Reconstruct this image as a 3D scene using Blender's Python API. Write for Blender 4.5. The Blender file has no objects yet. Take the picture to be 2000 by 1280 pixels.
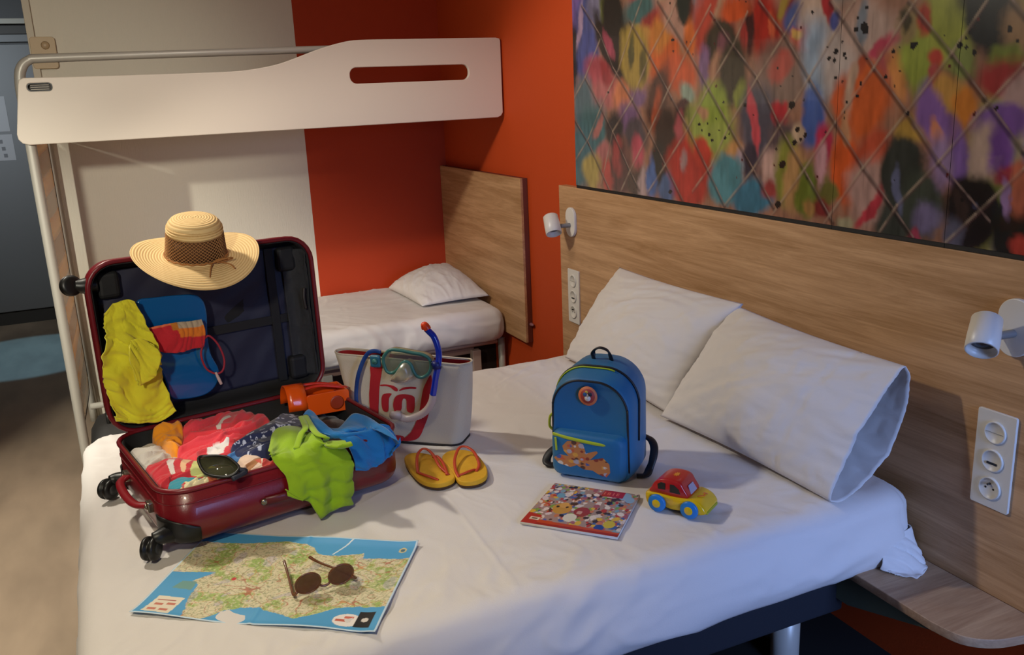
import bpy, bmesh, math, random
import numpy as np
from mathutils import Vector, Matrix, noise
R = math.radians
C = bpy.context.scene.collection
SC = bpy.context.scene

# ---------------------------------------------------------------- camera, world, lights, exposure
cam = bpy.data.cameras.new('camera'); co = bpy.data.objects.new('camera', cam); C.objects.link(co)
YAW, PITCH, ROLL = 0.41585, 0.25969, -0.04323
fw = Vector((math.sin(YAW)*math.cos(PITCH), math.cos(YAW)*math.cos(PITCH), -math.sin(PITCH)))
rt = Vector((math.cos(YAW), -math.sin(YAW), 0)); up = rt.cross(fw)
r2 = rt*math.cos(ROLL) + up*math.sin(ROLL); u2 = -rt*math.sin(ROLL) + up*math.cos(ROLL)
co.matrix_world = Matrix(((r2.x,u2.x,-fw.x,0),(r2.y,u2.y,-fw.y,0),(r2.z,u2.z,-fw.z,1.51),(0,0,0,1)))
cam.sensor_width = 36; cam.lens = 36*1736.1/2000; cam.clip_start = .05
SC.camera = co
SC.view_settings.view_transform = 'Standard'; SC.view_settings.look = 'None'
SC.view_settings.gamma = 1; SC.view_settings.use_curve_mapping = False
SC.view_settings.exposure = 0.0
w = bpy.data.worlds.new('room_ambient'); SC.world = w; w.use_nodes = True
w.node_tree.nodes['Background'].inputs[0].default_value = (1,.97,.92,1)
w.node_tree.nodes['Background'].inputs[1].default_value = .048

def light(name, kind, loc, power, col, size=.2, aim=None, **k):
    l = bpy.data.lights.new(name, kind); l.energy = power; l.color = col
    if kind == 'AREA': l.shape = 'DISK' if 'sy' not in k else 'RECTANGLE'; l.size = size; l.size_y = k.get('sy', size)
    else: l.shadow_soft_size = size
    if kind == 'SPOT': l.spot_size = R(k.get('cone', 60)); l.spot_blend = k.get('blend', .3)
    o = bpy.data.objects.new(name, l); C.objects.link(o); o.location = loc
    if aim is not None: o.rotation_euler = (Vector(aim)-Vector(loc)).to_track_quat('-Z','Y').to_euler()
    return o
light('ceiling_lamp_light', 'SPOT', (-.42, 2.80, 2.28), 80, (1, .917, .765), .06, aim=(.8, 2.6, .5), cone=112, blend=.35)
light('bunk_fill_light', 'SPOT', (-.9, -.4, 2.15), 290, (1, .949, .80), .10, aim=(-.35, 4.4, 1.35), cone=31, blend=1)  # added fill for the bunk and back wall; no fitting hangs here
light('luggage_fill_light', 'SPOT', (-.9, -.4, 2.15), 150, (1, .93, .76), .08, aim=(.16, 2.35, .92), cone=20, blend=.7)  # added fill aimed at the suitcase lid, source unseen
light('floor_edge_fill_light', 'SPOT', (-2.25, 1.28, 2.2), 400, (1, .975, .83), .05, aim=(-.72, 3.9, .0), cone=56, blend=.6)  # added; set behind the blocker wall to cut a bright edge on the floor
light('bed_fill_light', 'SPOT', (-.35, .55, 2.3), 84, (1, .885, .63), .08, aim=(.10, 1.45, .54), cone=52, blend=1)  # added to brighten the near left of the bed, no lamp there
light('headboard_wash_light', 'AREA', (.35, 3.0, 2.3), 5.7, (1, .90, .82), .3, aim=(1.7, 3.3, 1.0))
dl = light('window_daylight', 'AREA', (1.25, -1.45, 1.35), 9, (.30, .48, 1), .8, aim=(1.45, 1.2, .25), sy=1.2); dl.data.spread = R(55)
light('corridor_light', 'SPOT', (-.62, 6.28, 2.3), 110, (.22, .60, 1), .03, aim=(-.62, 6.281, 0), cone=28, blend=.15)
light('corridor_lamp_light', 'AREA', (-1.0, 5.0, 2.2), 6, (.79,.91,1), .3, aim=(-.9, 7.3, 1.5)).data.spread = R(70)

# ---------------------------------------------------------------- helpers
def lin(h):
    if isinstance(h, int): h = ((h >> 16) & 255, (h >> 8) & 255, h & 255)
    return tuple((c/255/12.92 if c/255 <= .04045 else ((c/255+.055)/1.055)**2.4) for c in h)
MATS = {}
def mat(name, col, rough=.5, metal=0, var=0, vscale=8, bump=0, bscale=60, spec=.5, sheen=0, trans=0, stretch=(1,1,1), sub=0, coat=0, alpha=1):
    if name in MATS: return MATS[name]
    m = bpy.data.materials.new(name); m.use_nodes = True; MATS[name] = m
    nt = m.node_tree; b = nt.nodes['Principled BSDF']; L = nt.links.new
    c = lin(col)
    b.inputs['Base Color'].default_value = (*c, 1); b.inputs['Roughness'].default_value = rough
    b.inputs['Metallic'].default_value = metal; b.inputs['Specular IOR Level'].default_value = spec
    b.inputs['Sheen Weight'].default_value = sheen; b.inputs['Transmission Weight'].default_value = trans
    b.inputs['Coat Weight'].default_value = coat; b.inputs['Alpha'].default_value = alpha
    if sub: b.inputs['Subsurface Weight'].default_value = sub; b.inputs['Subsurface Radius'].default_value = (.01,.01,.01)
    tc = nt.nodes.new('ShaderNodeTexCoord'); mp = nt.nodes.new('ShaderNodeMapping'); mp.inputs['Scale'].default_value = stretch
    L(tc.outputs['Object'], mp.inputs[0])
    if var:
        n = nt.nodes.new('ShaderNodeTexNoise'); n.inputs['Scale'].default_value = vscale; n.inputs['Detail'].default_value = 5
        L(mp.outputs[0], n.inputs['Vector'])
        r = nt.nodes.new('ShaderNodeValToRGB'); r.color_ramp.elements[0].position = .3; r.color_ramp.elements[1].position = .7
        r.color_ramp.elements[0].color = (*[x*(1-var) for x in c], 1); r.color_ramp.elements[1].color = (*[min(1, x*(1+var)) for x in c], 1)
        L(n.outputs[0], r.inputs[0]); L(r.outputs[0], b.inputs['Base Color'])
    if bump:
        n = nt.nodes.new('ShaderNodeTexNoise'); n.inputs['Scale'].default_value = bscale; n.inputs['Detail'].default_value = 3
        L(mp.outputs[0], n.inputs['Vector'])
        bp = nt.nodes.new('ShaderNodeBump'); bp.inputs['Strength'].default_value = min(1, bump); bp.inputs['Distance'].default_value = .002
        L(n.outputs[0], bp.inputs['Height']); L(bp.outputs[0], b.inputs['Normal'])
    return m
def vmat(name, rough=.5, coat=0, sheen=0, bump=0, bscale=200):
    m = mat(name, 0x808080, rough, coat=coat, sheen=sheen, bump=bump, bscale=bscale)
    nt = m.node_tree; a = nt.nodes.new('ShaderNodeAttribute'); a.attribute_name = 'Col'
    nt.links.new(a.outputs['Color'], nt.nodes['Principled BSDF'].inputs['Base Color']); return m
def wood(name, c1, c2, axis=1, rough=.55):
    m = mat(name, c1, rough); nt = m.node_tree; L = nt.links.new; b = nt.nodes['Principled BSDF']
    tc = nt.nodes.new('ShaderNodeTexCoord'); mp = nt.nodes.new('ShaderNodeMapping')
    s = [14, 14, 14]; s[axis] = .9; mp.inputs['Scale'].default_value = s; L(tc.outputs['Object'], mp.inputs[0])
    n0 = nt.nodes.new('ShaderNodeTexNoise'); n0.inputs['Scale'].default_value = .8; n0.inputs['Detail'].default_value = 2; L(mp.outputs[0], n0.inputs['Vector'])
    mx = nt.nodes.new('ShaderNodeVectorMath'); mx.operation = 'MULTIPLY_ADD'; mx.inputs[1].default_value = (2.2,2.2,2.2)
    L(n0.outputs['Color'], mx.inputs[0]); L(mp.outputs[0], mx.inputs[2])
    n1 = nt.nodes.new('ShaderNodeTexNoise'); n1.inputs['Scale'].default_value = 1.5; n1.inputs['Detail'].default_value = 8; n1.inputs['Roughness'].default_value = .7; L(mx.outputs[0], n1.inputs['Vector'])
    mp2 = nt.nodes.new('ShaderNodeMapping'); s2 = [260,260,260]; s2[axis] = 8; mp2.inputs['Scale'].default_value = s2; L(tc.outputs['Object'], mp2.inputs[0])
    n2 = nt.nodes.new('ShaderNodeTexNoise'); n2.inputs['Scale'].default_value = 1; n2.inputs['Detail'].default_value = 3; L(mp2.outputs[0], n2.inputs['Vector'])
    ad = nt.nodes.new('ShaderNodeMath'); ad.operation = 'MULTIPLY_ADD'; ad.inputs[1].default_value = .25; L(n2.outputs[0], ad.inputs[0]); L(n1.outputs[0], ad.inputs[2])
    r = nt.nodes.new('ShaderNodeValToRGB'); r.color_ramp.elements[0].position = .45; r.color_ramp.elements[1].position = .78
    r.color_ramp.elements[0].color = (*lin(c1), 1); r.color_ramp.elements[1].color = (*lin(c2), 1)
    L(ad.outputs[0], r.inputs[0]); L(r.outputs[0], b.inputs['Base Color'])
    bp = nt.nodes.new('ShaderNodeBump'); bp.inputs['Strength'].default_value = .15; bp.inputs['Distance'].default_value = .001; L(n2.outputs[0], bp.inputs['Height']); L(bp.outputs[0], b.inputs['Normal'])
    return m

def link(name, me, m=None, parent=None, smooth=True, loc=None, rot=None, bevel=0, solid=0):
    o = bpy.data.objects.new(name, me); C.objects.link(o)
    if m is not None: me.materials.append(m)
    if parent is not None: o.parent = parent
    if loc is not None: o.location = loc
    if rot is not None: o.rotation_euler = rot
    if smooth: me.polygons.foreach_set('use_smooth', [True]*len(me.polygons))
    if solid: s = o.modifiers.new('thickness', 'SOLIDIFY'); s.thickness = solid; s.offset = 0
    if bevel:
        b = o.modifiers.new('bevel', 'BEVEL'); b.width = bevel; b.segments = 3; b.limit_method = 'ANGLE'; b.angle_limit = R(40)
    return o
def mesh(name, v, f, m=None, parent=None, **k):
    me = bpy.data.meshes.new(name); me.from_pydata([tuple(map(float, p)) for p in v], [], f); me.update()
    return link(name, me, m, parent, **k)
def tag(o, label, cat, group=None):
    o['label'] = label; o['category'] = cat
    if group: o['group'] = group
    return o
def part_label(o, label): o['label'] = label; return o
def thing(name, label, cat, loc=(0,0,0), rot=(0,0,0), group=None):
    o = bpy.data.objects.new(name, None); C.objects.link(o); o.location = loc; o.rotation_euler = rot; o.empty_display_size = .05
    return tag(o, label, cat, group)
def struct(o): o['kind'] = 'structure'; return o
def box(name, a, b, m, parent=None, bevel=.002, **k):
    x0,y0,z0 = a; x1,y1,z1 = b
    v = [(x,y,z) for z in (z0,z1) for y in (y0,y1) for x in (x0,x1)]
    f = [(0,2,3,1),(4,5,7,6),(0,1,5,4),(2,6,7,3),(0,4,6,2),(1,3,7,5)]
    return mesh(name, v, f, m, parent, smooth=False, bevel=bevel, **k)
def catmull(P, n=8, closed=False):
    P = [Vector(p) for p in P]; N = len(P); out = []
    rng = range(N) if closed else range(N-1)
    for i in rng:
        if closed: a,b,c,d = P[i-1],P[i],P[(i+1)%N],P[(i+2)%N]
        else: a,b,c,d = P[max(i-1,0)],P[i],P[i+1],P[min(i+2,N-1)]
        for k in range(n):
            t = k/n
            out.append(.5*((2*b)+(c-a)*t+(2*a-5*b+4*c-d)*t*t+(3*b-a-3*c+d)*t**3))
    if not closed: out.append(P[-1])
    return out
def tube(name, P, r, m, parent=None, n=10, closed=False, sm=8, flat=1.0, nrm=None, **k):
    """tube along a path; r a number or a list at the control points; flat squashes the section along nrm"""
    rr = r if isinstance(r, (list, tuple)) else [r]*len(P)
    pts = catmull(P, sm, closed) if sm else [Vector(p) for p in P]
    rad = [x.x for x in catmull([(q,0,0) for q in rr], sm, closed)] if sm else rr
    N = len(pts); v = []; f = []; prev = None
    for i, p in enumerate(pts):
        a = pts[(i+1) % N] if (closed or i < N-1) else p; b = pts[i-1] if (closed or i > 0) else p
        t = (a-b).normalized()
        if nrm is not None: x = Vector(nrm)-t*t.dot(Vector(nrm)); x.normalize()
        elif prev is None:
            x = t.orthogonal().normalized()
        else: x = (prev - t*prev.dot(t)).normalized()
        prev = x; y = t.cross(x)
        for j in range(n):
            an = 2*math.pi*j/n; v.append(p + x*math.cos(an)*rad[i]*flat + y*math.sin(an)*rad[i])
    for i in range(N if closed else N-1):
        for j in range(n):
            q = (i+1) % N; f.append((i*n+j, i*n+(j+1)%n, q*n+(j+1)%n, q*n+j))
    if not closed: f.append(tuple(range(n-1,-1,-1))); f.append(tuple((N-1)*n+j for j in range(n)))
    return mesh(name, v, f, m, parent, **k)
def lathe(name, prof, m, parent=None, n=40, fn=None, **k):
    v = []; f = []
    for (r, z) in prof:
        for j in range(n):
            a = 2*math.pi*j/n; p = (r*math.cos(a), r*math.sin(a), z)
            v.append(fn(*p) if fn else p)
    for i in range(len(prof)-1):
        for j in range(n): f.append((i*n+j, i*n+(j+1)%n, (i+1)*n+(j+1)%n, (i+1)*n+j))
    if prof[0][0] > 1e-5: f.append(tuple(range(n-1,-1,-1)))
    if prof[-1][0] > 1e-5: f.append(tuple((len(prof)-1)*n+j for j in range(n)))
    return mesh(name, v, f, m, parent, **k)
def axis_rot(d):
    return Vector(d).to_track_quat('Z','Y').to_euler()
def plate(name, outlines, t, m, parent=None, bevel=0, frame=None, **k):
    """flat piece cut from 2D outlines (later ones are holes), t thick; frame maps (a, b, h) to 3D"""
    cu = bpy.data.curves.new(name, 'CURVE'); cu.dimensions = '2D'; cu.fill_mode = 'BOTH'; cu.extrude = t/2-bevel; cu.bevel_depth = bevel; cu.bevel_resolution = 2
    for ol in outlines:
        s = cu.splines.new('POLY'); s.points.add(len(ol)-1); s.use_cyclic_u = True
        for p, q in zip(s.points, ol): p.co = (q[0], q[1], 0, 1)
    ob = bpy.data.objects.new('tmp', cu); C.objects.link(ob)
    dg = bpy.context.evaluated_depsgraph_get(); me = bpy.data.meshes.new_from_object(ob.evaluated_get(dg))
    bpy.data.objects.remove(ob); bpy.data.curves.remove(cu); me.name = name; me.materials.clear()
    if frame is not None:
        for v in me.vertices: v.co = frame(v.co.x, v.co.y, v.co.z)
    return link(name, me, m, parent, smooth=False, **k)
def rrect(x0, y0, x1, y1, r, n=8):
    o = []
    for cx, cy, a0 in ((x1-r,y1-r,0),(x0+r,y1-r,90),(x0+r,y0+r,180),(x1-r,y0+r,270)):
        for k in range(n+1):
            a = R(a0+90*k/n); o.append((cx+r*math.cos(a), cy+r*math.sin(a)))
    return o
def rings(name, RS, m, parent=None, cap0=True, cap1=True, fn=None, **k):
    n = len(RS[0]); v = [fn(*p) if fn else p for r in RS for p in r]; f = []
    for i in range(len(RS)-1):
        for j in range(n): f.append((i*n+j, i*n+(j+1)%n, (i+1)*n+(j+1)%n, (i+1)*n+j))
    if cap0: f.append(tuple(range(n-1,-1,-1)))
    if cap1: f.append(tuple((len(RS)-1)*n+j for j in range(n)))
    return mesh(name, v, f, m, parent, **k)
def tray(name, L, W, H, r, fil, t, m, parent=None, zb=0, **k):
    RS = []
    for i in range(7):
        a = R(90*i/6); ins = fil*(1-math.sin(a)); RS.append([(x,y,zb+fil*(1-math.cos(a))) for x,y in rrect(ins,ins,L-ins,W-ins,max(r-ins,.004))])
    RS.append([(x,y,H) for x,y in rrect(0,0,L,W,r)]); RS.append([(x,y,H) for x,y in rrect(t,t,L-t,W-t,r-t)])
    RS.append([(x,y,zb+fil) for x,y in rrect(t,t,L-t,W-t,r-t)]); RS.append([(x,y,zb+t) for x,y in rrect(fil,fil,L-fil,W-fil,max(r-fil,.004))])
    return rings(name, RS, m, parent, **k)
def setcol(o, cols):
    me = o.data; a = me.color_attributes.new('Col', 'FLOAT_COLOR', 'POINT')
    c = np.ones((len(me.vertices), 4), np.float32); c[:, :3] = cols; a.data.foreach_set('color', c.ravel())
def fold(x, y, ang, f, seed, ratio=.25):
    """creases: sharp warped ridges running along ang, with a finer set across them"""
    a = R(ang); u = (x*math.cos(a)+y*math.sin(a))*f*ratio; v = (-x*math.sin(a)+y*math.cos(a))*f
    w_ = noise.noise((u*1.3+seed, v*.4, seed)); v += w_*1.5
    r1 = max(0, 1-abs(noise.noise((u, v, seed*3.1)))*3.0); r2 = max(0, 1-abs(noise.noise((u*2.6+v*.5, v*1.7-u, seed+9)))*3.4)
    return r1*r1*(3-2*r1)*.75 + r2**1.5*.4 + .5*noise.noise((u*1.2, v*.8, seed+5)) - .35
def inpoly(px, py, poly):
    c = np.zeros(px.shape, bool); n = len(poly)
    for i in range(n):
        x0,y0 = poly[i]; x1,y1 = poly[(i+1)%n]
        if y0 == y1: continue
        c ^= ((y0 > py) != (y1 > py)) & (px < (x1-x0)*(py-y0)/(y1-y0)+x0)
    return c
def heap(name, outline, z0, h, amp, ang, fr, seed, m, parent=None, paints=(), base=None, nr=34, na=150, edge=.02, sm=3):
    """crumpled cloth lying on the pile: domed, folded, edges turned down"""
    ol = [p.xy for p in catmull([(x,y,0) for x,y in outline], sm, True)]
    per = [0]
    for i in range(len(ol)): per.append(per[-1]+(ol[(i+1)%len(ol)]-ol[i]).length)
    ol = [Vector((min(max(p.x,.013),.578), min(max(p.y,.013),.454))) for p in ol]
    B = []
    for k in range(na):
        s = per[-1]*k/na; i = max(j for j in range(len(ol)) if per[j] <= s+1e-9); t = (s-per[i])/max(per[i+1]-per[i],1e-9)
        B.append(ol[i].lerp(ol[(i+1)%len(ol)], t))
    cx = sum(b.x for b in B)/na; cy = sum(b.y for b in B)/na; c0 = Vector((cx, cy)); v = []; f = []
    for i in range(nr):
        t = (i/(nr-1))**.8
        for k in range(na):
            p = c0.lerp(B[k], t)
            z = z0 + h*(1-t**3) + amp*fold(p.x, p.y, ang, fr, seed)*(1-.5*t**6) - edge*max(0,(t-.9)/.1)**2
            v.append((p.x, p.y, z))
    for i in range(nr-1):
        for k in range(na): f.append((i*na+k, i*na+(k+1)%na, (i+1)*na+(k+1)%na, (i+1)*na+k))
    o = mesh(name, v, f, m, parent, solid=.002)
    if base is not None:
        cols = np.tile(np.array(lin(base)), (len(v), 1)); V = np.array(v)
        for poly, col in paints: cols[inpoly(V[:,0], V[:,1], poly)] = lin(col)
        setcol(o, cols)
    return o
def net(name, rows, m, parent=None, amp=.004, ang=90, fr=30, seed=1, n=10, th=.0022, base=None, paints=(), hem=0):
    """draped cloth through a net of 3D control points"""
    G = [catmull(r, n) for r in rows]; cols_ = list(zip(*G)); G2 = [catmull(c, n) for c in cols_]
    nu, nv = len(G2), len(G2[0]); P = [[G2[i][j] for j in range(nv)] for i in range(nu)]; v = []
    for i in range(nu):
        for j in range(nv):
            du = P[min(i+1,nu-1)][j]-P[max(i-1,0)][j]; dv = P[i][min(j+1,nv-1)]-P[i][max(j-1,0)]
            nn = du.cross(dv); nn.normalize()
            v.append(P[i][j] + nn*amp*fold(i/nu, j/nv, ang, fr, seed, .13))
    f = [(i*nv+j, (i+1)*nv+j, (i+1)*nv+j+1, i*nv+j+1) for i in range(nu-1) for j in range(nv-1)]
    o = mesh(name, v, f, m, parent, solid=th)
    if base is not None:
        uu = np.repeat(np.arange(nu)/(nu-1), nv); vv = np.tile(np.arange(nv)/(nv-1), nu)
        c = np.tile(np.array(lin(base)), (len(v), 1))
        for poly, col in paints: c[inpoly(uu, vv, poly)] = lin(col)
        setcol(o, c)
    return o

# ---------------------------------------------------------------- materials
M_white = mat('white_lacquer', 0xd8cdc0, .35, spec=.4)
M_sheet = mat('bed_linen', 0xdcd6d2, .85, bump=.15, bscale=400, sheen=.1)
def creased(m):
    nt = m.node_tree; b = nt.nodes['Principled BSDF']; L_ = nt.links.new; tc = nt.nodes.new('ShaderNodeTexCoord')
    n = nt.nodes.new('ShaderNodeTexNoise'); n.noise_type = 'RIDGED_MULTIFRACTAL' if hasattr(n, 'noise_type') else None; n.inputs['Scale'].default_value = 5; n.inputs['Detail'].default_value = 3; n.inputs['Distortion'].default_value = 1.2
    mp = nt.nodes.new('ShaderNodeMapping'); mp.inputs['Rotation'].default_value = (0,0,.5); mp.inputs['Scale'].default_value = (1.6,.6,1.0); L_(tc.outputs['Object'], mp.inputs[0]); L_(mp.outputs[0], n.inputs['Vector'])
    bp = nt.nodes.new('ShaderNodeBump'); bp.inputs['Strength'].default_value = .35; bp.inputs['Distance'].default_value = .006; L_(n.outputs[0], bp.inputs['Height'])
    old = b.inputs['Normal'].links[0].from_node; L_(bp.outputs[0], old.inputs['Normal'])
creased(M_sheet)
M_wallp = mat('textured_white_wall', 0xe4dccb, .8, bump=.7, bscale=160, stretch=(1,1,.15))
M_or = mat('orange_wall', 0xc24300, .75, bump=.2, bscale=200)
M_plas = mat('white_plastic', 0xdedad2, .35)
M_oak = wood('oak_laminate', 0xa2784c, 0xd0a57a, 1)
M_oakx = wood('oak_laminate_grey', 0x927055, 0xb89878, 0)
M_edge = mat('dark_panel_edge', 0x6d3526, .6)
M_tube = mat('pale_grey_metal', 0xb9b4aa, .4, .2)
M_black = mat('black_plastic', 0x141414, .4)
M_dark = mat('dark_metal', 0x3a3532, .5, .4)

# ---------------------------------------------------------------- room
FLOOR = mat('floor', 0xa08c78, .5, var=.22, vscale=5, stretch=(1,.35,1), bump=.1, bscale=30)
struct(box('floor', (-2.6,-1.7,-.06), (1.9,7.6,0), FLOOR, bevel=0))
struct(box('floor_shade', (.35,.3,-.05), (1.737,3.9,.002), mat('painted_floor_shade', 0x0d0c0b, .8), bevel=0))  # near-black slab paints the unlit floor under the bed
struct(box('ceiling', (-2.6,-1.7,2.42), (1.9,7.6,2.5), mat('ceiling_paint', 0xcfc8bd, .9), bevel=0))
struct(box('wall_right', (1.737,-1.7,0), (1.87,4.87,2.42), M_or, bevel=0))
wb = struct(box('wall_back', (-.205,4.75,0), (.967,4.87,2.42), M_wallp, bevel=0))
struct(box('wall_back_orange', (.967,4.75,0), (1.737,4.87,2.42), mat('shaded_orange_wall', 0xb43600, .75, bump=.2, bscale=200), bevel=0))  # same orange as the right wall, darkened in colour for its shade
struct(box('trim_1', (-.236,4.73,0), (-.205,4.88,2.42), mat('cream_trim', 0xc9bda8, .5), bevel=.002))
struct(box('wall_far', (-2.6,7.35,0), (1.9,7.5,2.42), mat('charcoal_wall', 0x4a4a4c, .7), bevel=0))
struct(box('wall_left', (-2.6,-1.7,0), (-2.5,7.4,2.42), mat('pale_wall', 0xa89d90, .8), bevel=0))
struct(box('wall_light_blocker', (-2.5,2.38,0), (-1.70,2.48,2.42), MATS['pale_wall'] if 'pale_wall' in MATS else mat('pale_wall', 0xa89d90, .8), bevel=0))  # unseen wall added as a gobo to shade the corridor floor
struct(box('wall_corridor', (.5,4.87,0), (.6,7.35,2.42), mat('pale_wall_b', 0x9a9086, .8), bevel=0))
wf = struct(plate('wall_front', [[(-2.6,0),(1.87,0),(1.87,2.42),(-2.6,2.42)],[(.3,.65),(1.6,.65),(1.6,2.1),(.3,2.1)]], .12, MATS['pale_wall'], frame=lambda a,b,h:(a,-1.64+h,b)))
wn = box('window_1', (.3,-1.6,.65), (1.6,-1.55,.70), M_white); struct(wn)
box('window_frame', (.3,-1.6,2.05), (1.6,-1.55,2.1), M_white, wn); box('window_frame', (.3,-1.6,.7), (.35,-1.55,2.05), M_white, wn); box('window_frame', (1.55,-1.6,.7), (1.6,-1.55,2.05), M_white, wn)
struct(box('baseboard_far', (-2.5,7.33,0), (.5,7.35,.09), mat('black_plinth', 0x171515, .6), bevel=0))
# door at the end of the corridor
d = struct(box('door_1', (-1.75,7.31,.1), (.1,7.35,1.97), mat('grey_door', 0x56585c, .5), bevel=.004))
box('door_panel', (-1.75,7.305,1.985), (.1,7.35,2.035), MATS['grey_door'], d); box('door_lintel', (-1.8,7.25,2.10), (.2,7.35,2.135), mat('pale_ledge', 0x8f8b80, .5), d)
box('door_lintel', (-1.8,7.28,2.035), (.2,7.35,2.09), mat('dark_ledge', 0x2a2724, .6), d)
def notice(x0, x1, z0, z1, label, seed):
    o = thing('notice', label, 'notice', ((x0+x1)/2, 7.309, z0)); W_, H_ = x1-x0, z1-z0
    box('sheet', (-W_/2,-.002,0), (W_/2,0,H_), mat('grey_paper', 0x8c8c90, .6), o, bevel=0)
    r = random.Random(seed)
    for i in range(3):
        z = H_*(.12+.27*i); x = -W_/2+W_*r.uniform(.5,.7); s = H_*.13
        box('printed_block', (x,-.003,z), (x+s,-.002,z+s*1.1), mat('print_grey', 0x55555a, .6), o, bevel=0)
        for j in range(3): box('printed_line', (-W_/2+.03,-.003,z+j*s*.4), (-W_/2+W_*r.uniform(.35,.5),-.002,z+j*s*.4+.006), MATS['print_grey'], o, bevel=0)
notice(-.80, -.572, 1.385, 1.625, 'larger grey printed notice on the corridor door, upper of the two', 1)
notice(-.80, -.566, 1.185, 1.365, 'smaller grey printed notice on the corridor door, lower of the two', 2)

# ---------------------------------------------------------------- mural
def paint(Y, Z, blobs, base):
    col = np.tile(np.array(lin(base)), (Y.size, 1))
    for (cy, cz, a, b, c, d_, h, so) in blobs:
        a, b, c, d_ = a/1.14, b/1.14, c/1.14, d_/1.14
        ext = 1.35*max(1/math.hypot(a, c) if 0 else 0, 1)  # unit space
        u = a*(Y-cy)+b*(Z-cz); v = c*(Y-cy)+d_*(Z-cz); rr = np.sqrt(u*u+v*v)
        so = so*1.75; k = np.clip((1+so/2-rr)/max(so, .02), 0, 1); k = k*k*(3-2*k); ix = k > 0
        col[ix] = col[ix]*(1-k[ix, None]) + np.array(lin(h))*k[ix, None]
    return col
def vnoise(Y, Z, f, seed):
    rs = np.random.RandomState(seed); g = rs.rand(64, 64)*2-1; a, b = Y*f, Z*f; i, j = np.floor(a).astype(int), np.floor(b).astype(int); u, v = a-i, b-j
    u, v = u*u*(3-2*u), v*v*(3-2*v); G = lambda p, q: g[p % 64, q % 64]
    return (G(i,j)*(1-u)+G(i+1,j)*u)*(1-v)+(G(i,j+1)*(1-u)+G(i+1,j+1)*u)*v
def stroke(Y, Z, col, line, wd, h, al=1, jitter=0, fade=0):
    for (p, q) in zip(line[:-1], line[1:]):
        p = np.array(p); q = np.array(q); d_ = q-p; L2 = d_@d_
        t = np.clip(((Y-p[0])*d_[0]+(Z-p[1])*d_[1])/L2, 0, 1); dx = Y-p[0]-t*d_[0]; dz = Z-p[1]-t*d_[1]; di = np.sqrt(dx*dx+dz*dz)
        k = np.clip((wd*1.3-di)/(wd*.8), 0, 1)*al
        if fade: k *= .45+.55*np.clip(np.sin(t*9+p[0]*31)*1.5+.6, 0, 1)
        ix = k > 0; col[ix] = col[ix]*(1-k[ix, None]) + np.array(lin(h))*k[ix, None]
MURAL_GAIN = 1.08
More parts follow.
